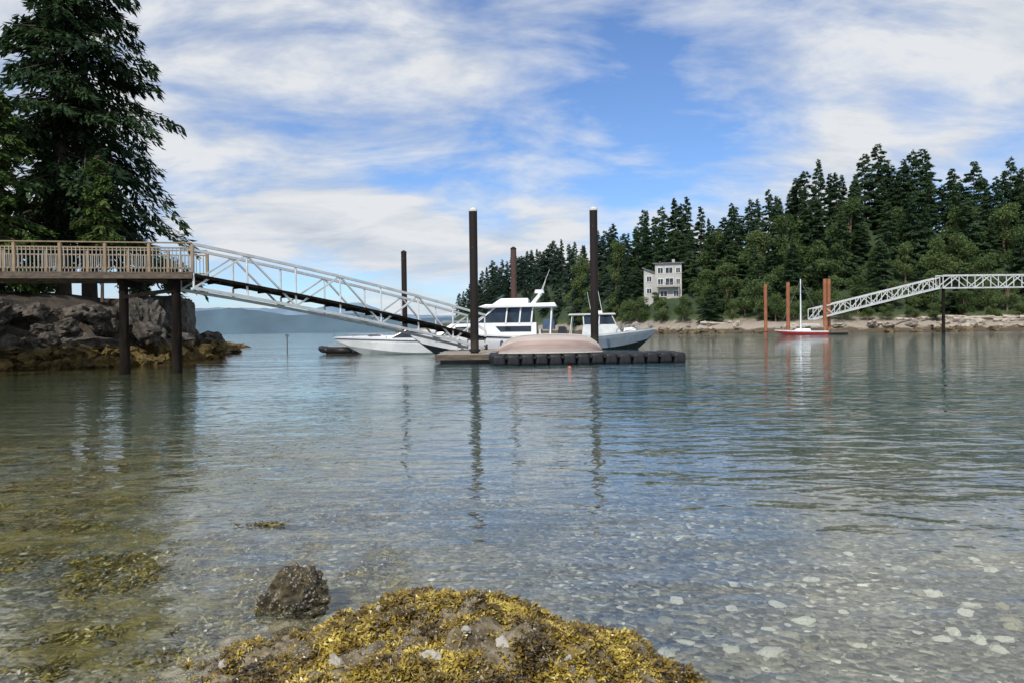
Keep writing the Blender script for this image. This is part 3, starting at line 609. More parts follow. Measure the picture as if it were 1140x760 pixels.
# ------------------------------------------------------------ docks
def wdock(label,x0,x1,y0,y1,top=.5):
    t=thing('wooden_dock',label,'dock',((x0+x1)/2,(y0+y1)/2,0)); w_=x1-x0; l=y1-y0
    q=MB(); n=int(w_/.15)
    for i in range(n): q.box((-w_/2+(i+.5)*w_/n,0,top-.02),(w_/n-.012,l,.04))
    q.build('deck',M['dock'],t)
    q=MB(); 
    for s_ in (-1,1): q.box((0,s_*(l/2+.04),top-.14),(w_+.16,.08,.24)); q.box((s_*(w_/2+.04),0,top-.14),(.08,l,.24))
    q.build('frame',M['timber'],t)
    q=MB(); q.box((0,0,top-.43),(w_-.3,l-.3,.5)); q.build('float',M['black'],t)
    for sx in(-.4,.4):
        q=MB(); q.box((sx*w_,-l/2+.15,top+.08),(.26,.05,.04)); q.box((sx*w_,-l/2+.15,top+.03),(.08,.05,.06)); q.build('cleat',M['steel'],t)
    return t
a=P(491,398,36); b_=P(552,398,36)
wdock('small brown wooden dock at the base of the tallest piling',a.x,b_.x,33.9,37.8,.42)
wdock('wide wooden dock at the foot of the left gangway',-3.6,3.4,38.4,42.6,.42)
a=P(362,385,54); b_=P(398,385,54)
wdock('low dark wooden float at the far left end of the moored boats',a.x,b_.x,53.5,56.5,.45)
wdock('wooden dock between the cruiser and the boats behind it',-2.6,3.5,46.6,48.3,.42)
a=P(548,405,31.6); b_=P(765,402,32.5)
fd=thing('floating_dock','black modular plastic floating dock carrying the overturned rowing boat','dock',(a.x,a.y,0),math.atan2(b_.y-a.y,b_.x-a.x))
nbk=14; bw=(b_-a).length/nbk; blk=None
for i in range(nbk):
    for j in range(5):
        if blk is None:
            q=MB(); q.box((0,0,.2),(bw*.93,.56,.5)); blk=q.build('float_block',M['black'],fd,bevel=.13,smooth=True,seg=4)
            o=blk
        else: o=blk.copy(); col.objects.link(o); o.parent=fd
        o.location=((i+.5)*bw,.3+j*.58,random.uniform(-.025,.025))
for i in range(0,nbk-1):
    q=MB(); q.box(((i+1)*bw,.03,.3),(.13,.16,.08)); q.build('connector',M['black'],fd,bevel=.02)
# ------------------------------------------------------------ boats
def hullpts(L_,B_,F0,F1,draft,ns=18,chine=.82,bowp=2.4,rake=.5,stern=.92):
    secs=[]
    for i in range(ns+1):
        t=i/ns; b=B_/2*(stern+(1-stern)*min(1,t*3))*(1-max(0,(t-.4)/.6)**bowp); b=max(b,.015)
        zs=F0+(F1-F0)*t**1.8
        kk=max(0,(t-.72)/.28); zk=-draft+(F1*.75+draft)*kk**2.2; zc=.08+ (zs*.5)*max(0,(t-.35)/.65)**1.7; zc=max(zc,zk+.02)
        x0=-L_/2+L_*t
        secs.append([(x0+rake*kk*(z_/max(F1,.1)),y_,z_) for y_,z_ in ((b,zs),(b*1.0,zs-.10*F0),(b*(.97),zs-.35*(zs-zc)),(b*chine*(1-.25*kk),zc),(b*.04,zk))])
    return secs
def hull(secs,mats,parent,rows=(0,0,0,0),name='hull'):
    mb=MB(); n=len(secs[0])
    for s_ in secs:
        mb.v.extend(s_); mb.v.extend([(x,-y,z) for x,y,z in reversed(s_)])
    m_=2*n; rr_=list(rows)+[rows[-1]]+list(reversed(rows))
    for i in range(len(secs)-1):
        for j in range(m_-1): mb.f.append((i*m_+j,i*m_+j+1,(i+1)*m_+j+1,(i+1)*m_+j)); mb.m.append(rr_[j])
    mb.f.append(tuple(range(m_))); mb.m.append(rows[1])
    k=(len(secs)-1)*m_; mb.f.append(tuple(range(k,k+m_))); mb.m.append(rows[1])
    return mb.build(name,mats,parent)
def deckcap(secs,m,parent,i0=0,i1=None,dzz=.012,name='deck',crown=.05):
    mb=MB(); i1=i1 or len(secs)-1
    for i in range(i0,i1+1):
        x,y,z=secs[i][0]; mb.v.extend([(x,y*.99,z+dzz),(x,y*.5,z+dzz+crown*y*.7),(x,0,z+dzz+crown*y),(x,-y*.5,z+dzz+crown*y*.7),(x,-y*.99,z+dzz)])
    for i in range(i1-i0):
        for j in range(4): mb.f.append((i*5+j,i*5+j+1,(i+1)*5+j+1,(i+1)*5+j)); mb.m.append(0)
    return mb.build(name,m,parent,recalc=False)
def outboard(parent,x,y,z,s_=1,m=None):
    t=MB(); t.frust((x-.45*s_,x-.02,y-.17*s_,y+.17*s_,z+.15*s_),(x-.38*s_,x-.08*s_,y-.13*s_,y+.13*s_,z+.6*s_)); t.box((x-.25*s_,y,z-.2*s_),(.2*s_,.14*s_,.7*s_)); t.box((x-.3*s_,y,z-.6*s_),(.5*s_,.1*s_,.16*s_))
    t.build('outboard_motor',m or M['outb'],parent,bevel=.02)
def bowrail(secs,parent,i0,hh=.5):
    t=MB()
    for sgn in (1,-1):
        pr_=None
        for i in range(i0,len(secs)):
            x,y,z=secs[i][0]; p=Vector((x-.05,y*.9*sgn,z+hh*min(1,(i-i0+1)/2)))
            if pr_ is not None: t.tube(pr_,p,.022,.022,5)
            if (i-i0)%2==0: t.tube((x-.05,y*.9*sgn,z),p,.018,.018,5)
            pr_=p
    t.build('bow_rail',M['steel'],parent)
def parts(name,m,parent,bars):
    for a_,b2,w_,h_ in bars: q=MB(); q.bar(a_,b2,w_,h_); q.build(name,m,parent)
def rub(S,parent,m,k=0,h_=.07):
    for sgn in (1,-1):
        q=MB()
        for i in range(len(S)-1): 
            a=Vector(S[i][k]);b_=Vector(S[i+1][k]); a.y=(a.y+.02)*sgn; b_.y=(b_.y+.02)*sgn; q.bar(a,b_,.04,h_)
        q.build('rub_rail',m,parent)
def fender(parent,x,y,z):
    q=MB(); q.tube((x,y,z-.3),(x,y,z+.12),.1,.1,10); q.tube((x,y,z+.12),(x,y,z+.2),.1,.02,10); q.build('fender',M['blue'],parent)
# cruiser
c=P(543,380,44.6)
cr_=thing('cabin_cruiser','white cabin cruiser with long hardtop and radar arch, largest of the moored boats','boat',(c.x,c.y,0),R(180-5))
S=hullpts(8.3,2.8,1.1,1.55,.4,rake=.7); hull(S,[M['white'],M['navy']],cr_,(0,0,0,1)); deckcap(S,M['white'],cr_); rub(S,cr_,M['navy'],1)
q=MB(); q.frust((.2,3.2,-1.0,1.0,1.2),(.4,2.1,-.7,.7,1.9)); q.build('foredeck_cabin',M['white'],cr_,bevel=.06)
for sgn in (1,-1):
    q=MB(); q.add([(.7,sgn*.985,1.36),(2.3,sgn*.94,1.40),(1.7,sgn*.82,1.72),(.7,sgn*.85,1.72)],[(0,1,2,3)]); q.build('window',M['glass'],cr_)
q=MB(); q.frust((-3.0,.95,-1.15,1.15,1.05),(-3.0,.55,-1.07,1.07,1.9)); q.build('wheelhouse',M['white'],cr_)
q=MB(); q.frust((-2.8,.53,-1.05,1.05,1.92),(-2.8,-.55,-.95,.95,2.74)); q.build('windshield',M['glass'],cr_)
for sgn in (1,-1):
    parts('pillar',M['white'],cr_,[((.56,sgn*1.06,1.9),(-.56,sgn*.97,2.78),.08,.08)]+[((x_+.1,sgn*1.07,1.05 if x_<-3.2 else 1.85),(x_,sgn*.98,2.78),.08,.08) for x_ in (-1.3,-2.1,-2.8,-3.9)])
    q=MB(); q.add([(-.9,sgn*1.145,1.38),(-2.7,sgn*1.145,1.38),(-2.7,sgn*1.115,1.70),(-.6,sgn*1.115,1.70)],[(0,1,2,3)]); q.build('window',M['glass'],cr_)
parts('pillar',M['white'],cr_,[((.57,0,1.9),(-.56,0,2.78),.07,.07)])
q=MB(); q.prism([(-4.2,2.80),(.1,2.78),(.4,2.85),(.0,2.98),(-4.1,3.04)],-1.25,1.25); q.build('hardtop',M['white'],cr_,bevel=.03)
q=MB(); q.frust((-2.5,-.4,-.85,.85,3.01),(-2.5,-.9,-.75,.75,3.34)); q.build('flybridge',M['white'],cr_,bevel=.03)
q=MB(); q.add([(-.65,-.74,3.34),(-.65,.74,3.34),(-1.05,.68,3.60),(-1.05,-.68,3.60)],[(0,1,2,3)]); q.build('flybridge_screen',M['glass'],cr_)
q=MB(); q.frust((-4.05,-3.35,-1.0,1.0,1.5),(-4.0,-3.4,-.95,.95,2.1)); q.build('cockpit_canvas',M['blue'],cr_,bevel=.03)
q=MB()
for sgn in (1,-1): q.bar((-2.7,sgn*.95,2.98),(-3.2,sgn*.75,3.6),.13,.08)
q.bar((-3.2,-.78,3.6),(-3.2,.78,3.6),.16,.08); q.build('radar_arch',M['white'],cr_)
q=MB(); q.tube((-3.15,0,3.65),(-3.15,0,3.85),.3,.26,16); q.build('radar_dome',M['white'],cr_)
q=MB(); q.tube((-3.2,.6,3.55),(-3.8,.65,5.0),.02,.01,5); q.build('antenna',M['white'],cr_)
q=MB(); q.tube((-3.2,-.6,3.55),(-3.5,-.65,4.4),.02,.01,5); q.build('antenna',M['white'],cr_)
for cc_,sz in (((-3.2,0,1.3),(.12,2.0,.4)),): q=MB(); q.box(cc_,sz); q.build('seat',M['canvas'],cr_,bevel=.02)
bowrail(S,cr_,9,.55); outboard(cr_,-4.2,.35,.95,1.2); outboard(cr_,-4.2,-.35,.95,1.2)
fender(cr_,-1.0,1.5,.7); fender(cr_,1.5,1.42,.8)
# speedboat
c=P(452,390,49.4)
sb=thing('speedboat','low white speedboat with thin dark side line moored under the gangway','boat',(c.x,c.y,0),R(180+6))
S=hullpts(7.6,2.4,.9,1.15,.3,bowp=2.0,rake=.9); hull(S,[M['white'],M['navy']],sb,(0,0,0,0)); deckcap(S,M['white'],sb,crown=.2); rub(S,sb,M['navy'],1,.05)
q=MB(); q.frust((-1.3,1.0,-.95,.95,1.0),(-1.1,-.1,-.7,.7,1.55)); q.build('windshield',M['glass'],sb)
q=MB(); q.frust((-3.0,-1.3,-.95,.95,.95),(-2.7,-1.1,-.75,.75,1.55)); q.build('canvas_cover',M['white2'],sb,bevel=.08)
q=MB()
for sgn in (1,-1): q.tube((.95,sgn*.93,1.05),(-.1,sgn*.71,1.57),.035,.035,6); q.tube((-1.1,sgn*.71,1.57),(-.1,sgn*.71,1.57),.03,.03,6)
q.tube((-.1,-.7,1.57),(-.1,.7,1.57),.035,.035,6); q.build('windshield_frame',M['steel'],sb)
q=MB(); q.frust((1.6,2.5,-.35,.35,1.18),(1.7,2.3,-.25,.25,1.32)); q.build('deck_hatch',M['glass'],sb,bevel=.02)
outboard(sb,-3.8,0,.85,1.25,M['white']); bowrail(S,sb,12,.25)
c=P(500,384,56.6)
ob=thing('motorboat','white open motorboat with grey canopy tucked behind the gangway foot','boat',(c.x,c.y,0),R(172))
S=hullpts(6.0,2.2,.9,1.2,.3); hull(S,[M['white'],M['navy']],ob,(1,0,0,0)); deckcap(S,M['white'],ob)
q=MB(); q.frust((-1.6,1.1,-.9,.9,1.0),(-1.4,.4,-.75,.75,1.55)); q.build('windshield',M['glass'],ob)
q=MB(); q.prism([(-2.4,2.05),(.4,2.1),(.3,2.2),(-2.3,2.18)],-.85,.85); q.build('canopy',M['hullgrey'],ob,bevel=.02)
for sgn in(1,-1): parts('pillar',M['steel'],ob,[((x2,sgn*.8,1.0),(x_,sgn*.8,2.08),.04,.04) for x_,x2 in((-2.2,-2.0),(.3,.1))])
outboard(ob,-3.0,0,.85,1.1)
# grey boat
c=P(677,380,55)
ab=thing('aluminium_boat','grey hulled boat with white pilothouse, bow pointing right','boat',(c.x,c.y,0),R(-8))
S=hullpts(6.0,2.4,.95,1.5,.35,rake=.5,bowp=2.8); hull(S,[M['hullgrey'],M['black'],M['alu']],ab,(2,0,0,1)); deckcap(S,M['hullgrey'],ab)
q=MB(); q.frust((-1.9,1.1,-1.0,1.0,1.0),(-1.8,.6,-.9,.9,1.8)); q.build('pilothouse',M['alu'],ab)
q=MB(); q.frust((-1.75,.57,-.89,.89,1.82),(-1.7,.25,-.82,.82,2.45)); q.build('window',M['glass'],ab)
for sgn in(1,-1):
    parts('pillar',M['white2'],ab,[((x2,sgn*.92,1.77),(x_,sgn*.85,2.5),.08,.05) for x_,x2 in((-1.8,-1.75),(-.6,-.65),(.28,.6))]+[((-2.8,sgn*.95,1.0),(-2.6,sgn*.86,2.52),.06,.06)])
q=MB(); q.prism([(-2.9,2.48),(.6,2.5),(.5,2.62),(-2.8,2.60)],-1.0,1.0); q.build('roof',M['white2'],ab,bevel=.02)
q=MB(); q.frust((1.1,2.2,-.6,.6,1.2),(1.2,1.9,-.45,.45,1.55)); q.build('foredeck_cabin',M['alu'],ab,bevel=.03)
q=MB(); q.tube((-.4,.3,2.55),(-.9,.35,5.3),.02,.01,5); q.build('antenna',M['white'],ab)
q=MB(); q.tube((-1.2,-.4,2.55),(-1.5,-.4,4.2),.018,.01,5); q.build('antenna',M['white'],ab)
q=MB(); q.tube((-.6,0,2.62),(-.6,0,2.82),.22,.18,12); q.build('radar_dome',M['white'],ab)
for k in range(3):
    q=MB(); q.tube((-2.4,-.6+k*.5,2.6),(-2.8,-.65+k*.55,3.9),.02,.008,5); q.build('fishing_rod',M['black'],ab)
outboard(ab,-3.0,0,.9,1.25); bowrail(S,ab,11,.45); fender(ab,0,-1.3,.6)
# overturned rowing boat
c=P(613,385,33.1)
rb=thing('rowing_boat','overturned rowing boat with muted pinkish brown planked hull lying on the black float','boat',(c.x,c.y,.45),R(3))
secs=[]; Ls=4.65
for i in range(33):
    t=i/32; e=abs(2*t-1); b=.80*max(0,1-e**2.6*(.75 if t<.5 else 1.0)); b=max(b,.03); zg=.0+.03*e*e; zk=.80-.16*e**2-.50*max(0,(e-.55)/.45)**2.2*(1.0 if t>.5 else .75)
    sec=[]
    for k in range(7):
        ang=k/6*math.pi/2; yy=b*math.cos(ang)**.9 if k<6 else 0.0; zz=zg+(zk-zg)*math.sin(ang)**1.0
        if k in(1,2,3,4,5): sec.append((-Ls/2+Ls*t,yy+.02,zz-.002))
        sec.append((-Ls/2+Ls*t,yy,zz+.006))
    secs.append(sec)
mb=MB(); n=len(secs[0])
for s_ in secs: mb.v.extend(s_); mb.v.extend([(x,-y,z) for x,y,z in reversed(s_)])
for i in range(32):
    for j in range(2*n-1):
        jj=min(j,2*n-2-j); mb.f.append((i*2*n+j,i*2*n+j+1,(i+1)*2*n+j+1,(i+1)*2*n+j)); mb.m.append([1,0,0,0,0,0,1,1,1,1,1,1][min(jj,11)])
mb.f.append(tuple(range(2*n))); mb.m.append(0); mb.f.append(tuple(range(32*2*n,33*2*n))); mb.m.append(0)
mb.build('hull',[M['cedar'],M['cedar2']],rb)
q=MB(); q.path([(secs[i][-1][0],0,secs[i][-1][2]+.02) for i in range(1,32)],.03,6); q.build('keel',M['canvas'],rb)
for sgn in(1,-1):
    q=MB(); q.path([(secs[i][0][0],sgn*(secs[i][0][1]+.03),.03+.0) for i in range(0,33)],.03,6); q.build('gunwale',M['canvas'],rb)
# dinghy
c=P(376,384,50)
dg=thing('inflatable_dinghy','small black inflatable dinghy left of the white speedboat','boat',(c.x,c.y,.12),R(170))
q=MB(); pts=[(-1.2,.55,.15),(.4,.55,.15),(.9,.42,.2),(1.2,.0,.28),(.9,-.42,.2),(.4,-.55,.15),(-1.2,-.55,.15)]; q.path(pts,.2,10); q.build('tube',M['black'],dg,smooth=True)
q=MB(); q.box((-.1,0,.02),(2.0,.9,.05)); q.build('floor',M['hullgrey'],dg)
q=MB(); q.box((-1.05,0,.2),(.06,.8,.4)); q.build('transom',M['hullgrey'],dg); outboard(dg,-1.1,0,.35,.6)
# red sailboat
c=P(894,365,128)
sbt=thing('sailboat','small red and white sailboat with bare white mast at the far right dock','boat',(c.x,c.y,0),R(180-6))
S=hullpts(8.0,2.0,.6,.85,.3,bowp=2.0,rake=.8,stern=.7); hull(S,[M['red'],M['white']],sbt,(1,1,0,0)); deckcap(S,M['white'],sbt); rub(S,sbt,M['white'],0,.08)
q=MB(); q.frust((-1.2,1.5,-.6,.6,.68),(-1.0,1.1,-.45,.45,1.05)); q.build('cabin',M['white'],sbt)
q=MB(); q.tube((.4,0,.65),(.4,0,9.6),.11,.08,8); q.build('mast',M['white'],sbt)
q=MB(); q.tube((.4,0,1.6),(-2.8,0,1.6),.07,.07,6); q.build('boom',M['white'],sbt)
q=MB(); q.tube((.2,0,1.75),(-2.6,0,1.72),.16,.12,8); q.build('furled_sail',M['canvas'],sbt)
for e in ((4.1,0,.85),(-3.8,0,.65),(.4,.95,.65),(.4,-.95,.65)): q=MB(); q.tube((.4,0,9.4),e,.02,.02,4); q.build('stay',M['steel'],sbt)
a=P(900,366,136); b_=P(930,366,136)
wdock('small wooden dock at the foot of the far right gangway',a.x,b_.x,130.5,134.5,.5)
def buoy(px,py,d,m,label,s_):
    p=P(px,py,d); t=thing('mooring_buoy',label,'buoy',(p.x,p.y,0)); me=rockmesh(99,3,0,False); me.materials.append(m); o=bpy.data.objects.new('float_ball',me); col.objects.link(o); o.parent=t; o.scale=(s_,s_,s_*.85); o.location=(0,0,s_*.4); me.polygons.foreach_set('use_smooth',[True]*len(me.polygons))
    q=MB(); q.tube((0,0,s_*1.15),(0,0,s_*1.5),s_*.12,s_*.12,8); q.build('ring',M['steel'],t)
buoy(634,411,28.5,M['orange'],'tiny orange buoy floating in front of the black dock',.07)
p=P(320,388,58); t=thing('marker_post','thin grey marker post in open water left of the boats','post',(p.x,p.y,0)); q=MB(); q.tube((0,0,-3),(0,0,1.35),.05,.04,8); q.build('shaft',M['balu'],t); q=MB(); q.box((0,0,1.25),(.3,.04,.22)); q.build('marker_board',M['white2'],t)
# ------------------------------------------------------------ foreground rock
cx,cy,rx,ry=-.30,2.85,1.12,1.02
def mound(x,y):
    dx_=(x-cx)/(rx*(1 if x<cx else .87)); dy_=(y-cy)/ry; r_=math.sqrt(dx_*dx_+dy_*dy_); r_*=1+.24*noise.noise(Vector((x*1.8,y*1.8,3)))+.10*noise.noise(Vector((x*5,y*5,8)))
    hh=.285-.30*max(0,-(x+.55))-.10*max(0,x+.0); hh=max(hh,.09)
    z=hh*(1-r_**3.2) if r_<1.35 else -.5
    z+=.075*noise.noise(Vector((x*2.6,y*2.6,0)))+.07*abs(noise.noise(Vector((x*5,y*5,1))))+.045*noise.noise(Vector((x*9,y*9,1)))+.018*noise.noise(Vector((x*26,y*26,2)))
    return max(z,-.35)
def barn(name,d1,d2,d3,w_,bs=70):
    m,nt,b=newmat(name); b.inputs['Roughness'].default_value=.8; L=nt.links.new
    g=nd(nt,'ShaderNodeNewGeometry')
    n=nd(nt,'ShaderNodeTexNoise'); n.inputs['Scale'].default_value=9; n.inputs['Detail'].default_value=10; n.inputs['Roughness'].default_value=.75; L(g.outputs['Position'],n.inputs['Vector'])
    r=ramp(nt,[(.36,d1),(.48,d2),(.60,d3)]); L(n.outputs['Fac'],r.inputs[0])
    v=nd(nt,'ShaderNodeTexVoronoi'); v.inputs['Scale'].default_value=bs; L(g.outputs['Position'],v.inputs['Vector'])
    vr=ramp(nt,[(.10,(.25,.25,.25)),(.22,(1,1,1)),(.42,(0,0,0))]); L(v.outputs['Distance'],vr.inputs[0])
    n2=nd(nt,'ShaderNodeTexNoise'); n2.inputs['Scale'].default_value=5; n2.inputs['Detail'].default_value=6; L(g.outputs['Position'],n2.inputs['Vector'])
    nr_=ramp(nt,[(w_,(0,0,0)),(w_+.07,(1,1,1))]); L(n2.outputs['Fac'],nr_.inputs[0])
    mm=nd(nt,'ShaderNodeMath',operation='MULTIPLY'); L(vr.outputs[0],mm.inputs[0]); L(nr_.outputs[0],mm.inputs[1])
    mx=nd(nt,'ShaderNodeMix',data_type='RGBA'); L(mm.outputs[0],mx.inputs[0]); L(r.outputs[0],mx.inputs[6]); mx.inputs[7].default_value=(.62,.58,.50,1); L(mx.outputs[2],b.inputs['Base Color'])
    bp=nd(nt,'ShaderNodeBump'); bp.inputs['Distance'].default_value=.03; bp.inputs['Strength'].default_value=1; ad=nd(nt,'ShaderNodeMath',operation='ADD'); L(n.outputs['Fac'],ad.inputs[0]); m5=nd(nt,'ShaderNodeMath',operation='MULTIPLY'); L(mm.outputs[0],m5.inputs[0]); m5.inputs[1].default_value=.3; L(m5.outputs[0],ad.inputs[1]); L(ad.outputs[0],bp.inputs['Height']); L(bp.outputs[0],b.inputs['Normal'])
    return m
M['barn']=barn('barnacled_rock',(.045,.033,.016),(.15,.115,.06),(.30,.25,.16),.46)
M['barnd']=barn('dark_barnacled_rock',(.016,.013,.007),(.060,.048,.024),(.15,.12,.065),.44,55)
mb=MB(); NX,NY=260,220
for j in range(NY+1):
    for i in range(NX+1):
        x=cx-1.6+3.2*i/NX; y=1.5+2.75*j/NY; mb.v.append((x,y,mound(x,y)))
for j in range(NY):
    for i in range(NX):
        o=j*(NX+1)+i; 
        if max(mb.v[o][2],mb.v[o+1][2],mb.v[o+NX+1][2],mb.v[o+NX+2][2])>-.345: mb.f.append((o,o+1,o+NX+2,o+NX+1)); mb.m.append(0)
o=mb.build('foreground_rock',M['barn'],smooth=True,recalc=False); tag(o,'broad barnacled rock mound covered in yellow brown seaweed at the bottom edge','rock')
def weedmat(name,cs):
    m,nt,b=newmat(name); b.inputs['Roughness'].default_value=.35; L=nt.links.new
    g=nd(nt,'ShaderNodeNewGeometry'); n=nd(nt,'ShaderNodeTexNoise'); n.inputs['Scale'].default_value=6; n.inputs['Detail'].default_value=5; L(g.outputs['Position'],n.inputs['Vector'])
    a=nd(nt,'ShaderNodeMath',operation='MULTIPLY_ADD'); L(g.outputs['Random Per Island'],a.inputs[0]); a.inputs[1].default_value=.45
    m6=nd(nt,'ShaderNodeMapRange'); m6.inputs[1].default_value=.34; m6.inputs[2].default_value=.66; m6.inputs[3].default_value=-.15; m6.inputs[4].default_value=.68; L(n.outputs['Fac'],m6.inputs[0]); L(m6.outputs[0],a.inputs[2])
    r=ramp(nt,[(0,cs[0]),(.35,cs[1]),(.65,cs[2]),(1,cs[3])]); L(a.outputs[0],r.inputs[0]); L(r.outputs[0],b.inputs['Base Color'])
    return m
M['weed']=weedmat('rockweed',[(.028,.018,.005),(.105,.068,.011),(.27,.185,.022),(.50,.39,.075)])
M['weedd']=weedmat('dark_weed',[(.016,.012,.005),(.045,.034,.010),(.11,.085,.02),(.24,.20,.06)])
M['weedu']=weedmat('submerged_weed',[(.03,.023,.006),(.08,.060,.012),(.15,.115,.024),(.25,.20,.05)])
def frond(mb,p,dirv,l,rg,upk=.3):
    up=Vector((0,0,1)); side=dirv.cross(up).normalized(); w_=l*.12; rl=rg.uniform(-.8,.8); side=(side+up*rl).normalized()
    mid=p+dirv*l*.45+up*l*rg.uniform(.0,upk)
    vs=[p-side*w_*.5,p+side*w_*.5,mid-side*w_*.8,mid+side*w_*.8]; fs=[(0,1,3,2)]
    for s_ in(-1,1):
        d2=(dirv+side*s_*rg.uniform(.4,.9)+up*rg.uniform(-.7,.45)).normalized(); sd2=(d2.cross(up)+up*rg.uniform(-.9,.9)).normalized()
        c1_=mid+side*w_*.4*s_; tip=c1_+d2*l*.42+up*rg.uniform(-.12,.12)*l; k=w_*rg.uniform(.7,1.4); o=len(vs)
        vs+= [c1_-sd2*w_*.4,c1_+sd2*w_*.4,c1_+d2*l*.30+sd2*k+up*rg.uniform(-.5,.5)*w_,tip+sd2*k*.5,tip-sd2*k*.4,c1_+d2*l*.28-sd2*k]
        fs.append((o,o+1,o+2,o+3,o+4,o+5))
    mb.add(vs,fs)
rg=random.Random(5); mb=MB(); k=0
while k<11500:
    x=rg.uniform(cx-1.35,cx+1.35); y=rg.uniform(1.9,4.0); z=mound(x,y)
    if z<-.03: continue
    pn=noise.noise(Vector((x*2.1,y*2.6,7)))+.9*noise.noise(Vector((x*7,y*8.5,9)))
    bare=-.40 if x>-.85 else -.02
    if y<2.85 and x<.1: bare+=.10
    if pn<bare and rg.random()>.08: continue
    nfr=rg.randint(4,8); l0=rg.uniform(.016,.040)*(1 if pn<bare+.25 else 1.2)
    for q_ in range(nfr):
        a=rg.uniform(0,6.283); frond(mb,Vector((x+rg.gauss(0,.005),y+rg.gauss(0,.005),z-.004)),Vector((math.cos(a),math.sin(a),rg.uniform(-.25,.45))).normalized(),l0*rg.uniform(.7,1.2),rg,.35)
    k+=1
tag(mb.build('seaweed',M['weed'],recalc=False),'yellow and olive rockweed draped over the foreground rock','seaweed',kind='stuff')
rx0,ry0=-1.22,4.12; rs0=(.185,.155,.185)
rk=rock('water_rock',rockmesh(36,5,.30,False,.35),M['barnd'],(rx0,ry0,.0),rs0,(0,0,.5),'small dark rounded barnacled rock standing in the water left of the mound','rock')
mb=MB(); wmw=Matrix.Translation((rx0,ry0,.0))@Matrix.Rotation(.5,4,'Z')@Matrix.Diagonal((*rs0,1))
wv=[wmw@v.co for v in rk.data.vertices if v.co.z>-.1]
for k in range(1300):
    p=rg.choice(wv); d_=(p-Vector((rx0,ry0,-.05))).normalized()
    if noise.noise(p*11)<.0: continue
    frond(mb,p-d_*.004,(d_*.35+Vector((rg.uniform(-.8,.8),rg.uniform(-.8,.8),-.7))).normalized(),rg.uniform(.010,.024),rg,.1)
tag(mb.build('seaweed',M['weedd'],recalc=False),'dark olive weed on the small rock standing in the water','seaweed',kind='stuff')
mb=MB(); k=0
while k<3600:
    y=3.0+9*rg.random()**1.3; x=-.15*y-rg.random()*y*.75; 
    if noise.noise(Vector((x*1.1,y*1.1,5)))+.5*noise.noise(Vector((x*3,y*3,6)))<.0: continue
    z=bedz(x,y)
    for q_ in range(5):
        a=rg.uniform(0,6.283); frond(mb,Vector((x+rg.gauss(0,.02),y+rg.gauss(0,.02),z)),Vector((math.cos(a),math.sin(a),rg.uniform(-.1,.5))).normalized(),rg.uniform(.04,.09),rg)
    k+=1
tag(mb.build('submerged_seaweed',M['weedu'],recalc=False),'golden brown weed growing on the seabed under the shallow water at lower left','seaweed',kind='stuff')
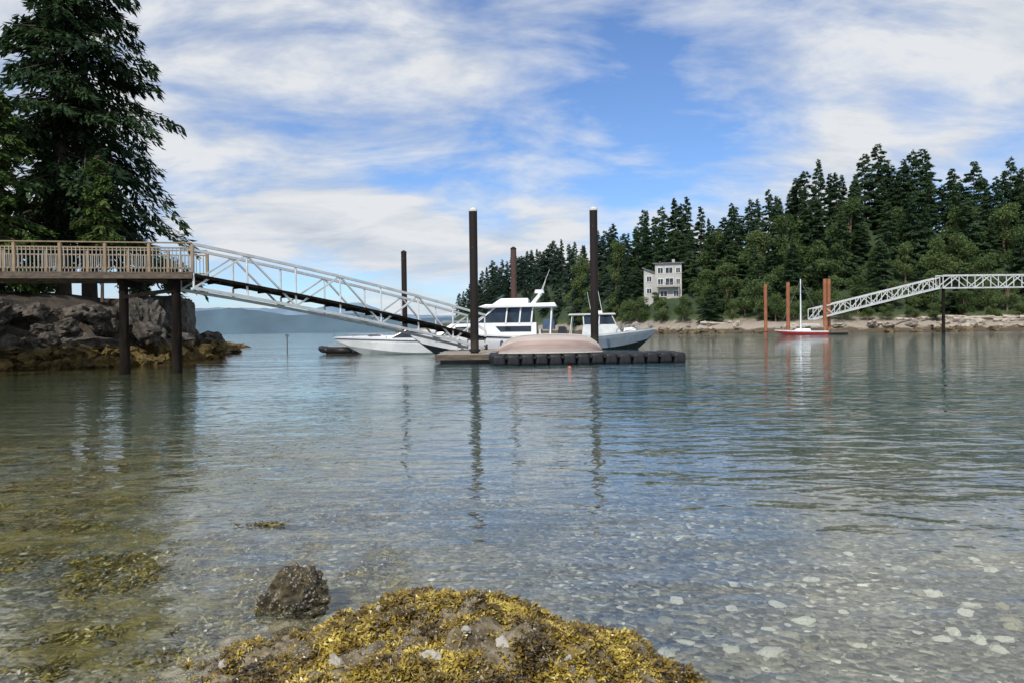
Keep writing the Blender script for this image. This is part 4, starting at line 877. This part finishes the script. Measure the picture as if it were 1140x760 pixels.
# pale stones
M['pale']=mat('pale_stone',(.52,.49,.42),(.34,.31,.25),scale=9,rough=.8,bump=.5,dist=.01)
M['paleu']=mat('pale_wet_stone',(.50,.48,.41),(.34,.325,.27),scale=9,rough=.8,bump=.5,dist=.01)
M['tan']=mat('tan_stone',(.30,.27,.19),(.20,.18,.12),scale=9,rough=.8,bump=.5,dist=.01)
smr=[rockmesh(50+i,3,.45,False,.35) for i in range(5)]
for i,(px,py,s_,lab) in enumerate([(376,742,.032,'white stone on the left front of the seaweed mound'),(479,735,.034,'white stone at the middle front of the seaweed mound'),(424,680,.022,'white stone near the top left crest of the seaweed mound'),(560,720,.026,'pale stone right of the middle of the seaweed mound'),(436,690,.014,'small white pebble beside the stone on the crest of the mound'),(520,702,.018,'pale stone in the weed above the middle white stone'),(250,742,.022,'pale stone at the far left tip of the seaweed mound'),(632,735,.018,'pale stone on the right slope of the seaweed mound')]):
    best=None
    for k in range(200):
        d=2.3+k*.01; p=P(px,py,d)
        if p.z<=mound(p.x,p.y): best=p;break
    if best: rock('pale_stone',smr[i%5],M['pale'],(best.x,best.y,best.z+s_*.4),(s_*1.3,s_,s_*.7),rr(),lab,'stone',smooth=False)
for i in range(44):
    px=random.uniform(700,1130); py=620+135*random.random()**.6; d=1.55*F/(py-365)*1.06
    p=P(px,py,d); s_=random.uniform(.016,.046); z=bedz(p.x,p.y)
    rock('underwater_stone',smr[i%5],M['paleu'] if i%4 else M['tan'],(p.x,p.y,z+s_*.3),(s_*1.4,s_,s_*.7),rr(),'pale stone under the clear shallow water at the lower right','stone','pale stones in the shallow water at lower right')
mb=MB(); bm=bmesh.new(); bmesh.ops.create_icosphere(bm,subdivisions=1,radius=1); bv=[v.co.copy() for v in bm.verts]; bf=[tuple(v.index for v in f.verts) for f in bm.faces]; bm.free()
for i in range(16000):
    y=2.2+9*rg.random()**1.5; x=rg.uniform(-1,1)*y*.75; s_=rg.uniform(.004,.013) if rg.random()<.93 else rg.uniform(.015,.030); z=bedz(x,y)
    ro=Euler((rg.uniform(-.3,.3),rg.uniform(-.3,.3),rg.uniform(0,6))).to_matrix(); sx=rg.uniform(.9,1.6)
    mb.add([ro@Vector((v.x*s_*sx*rg.uniform(.8,1.2),v.y*s_*rg.uniform(.8,1.2),v.z*s_*.6))+Vector((x,y,z+s_*.2)) for v in bv],bf)
m=leafmat('pebbles',(.07,.066,.058),(.17,.16,.13),(.38,.36,.30),rough=.8,clump=2)
tag(mb.build('pebbles',m,smooth=True,recalc=False),'small mixed pebbles on the seabed under the clear shallow water','pebbles',kind='stuff')
mb=MB()
for k in range(90):
    a=rg.uniform(0,6.28); frond(mb,Vector((rg.gauss(0,.09),rg.gauss(0,.025),.006)),Vector((math.cos(a),math.sin(a),.02)).normalized(),.06,rg,.05)
o=mb.build('floating_seaweed',M['weedd'],recalc=False); p=P(297,582,5.75); o.location=(p.x,p.y,.004); tag(o,'scrap of brown seaweed floating on the open water above the small rock','seaweed')
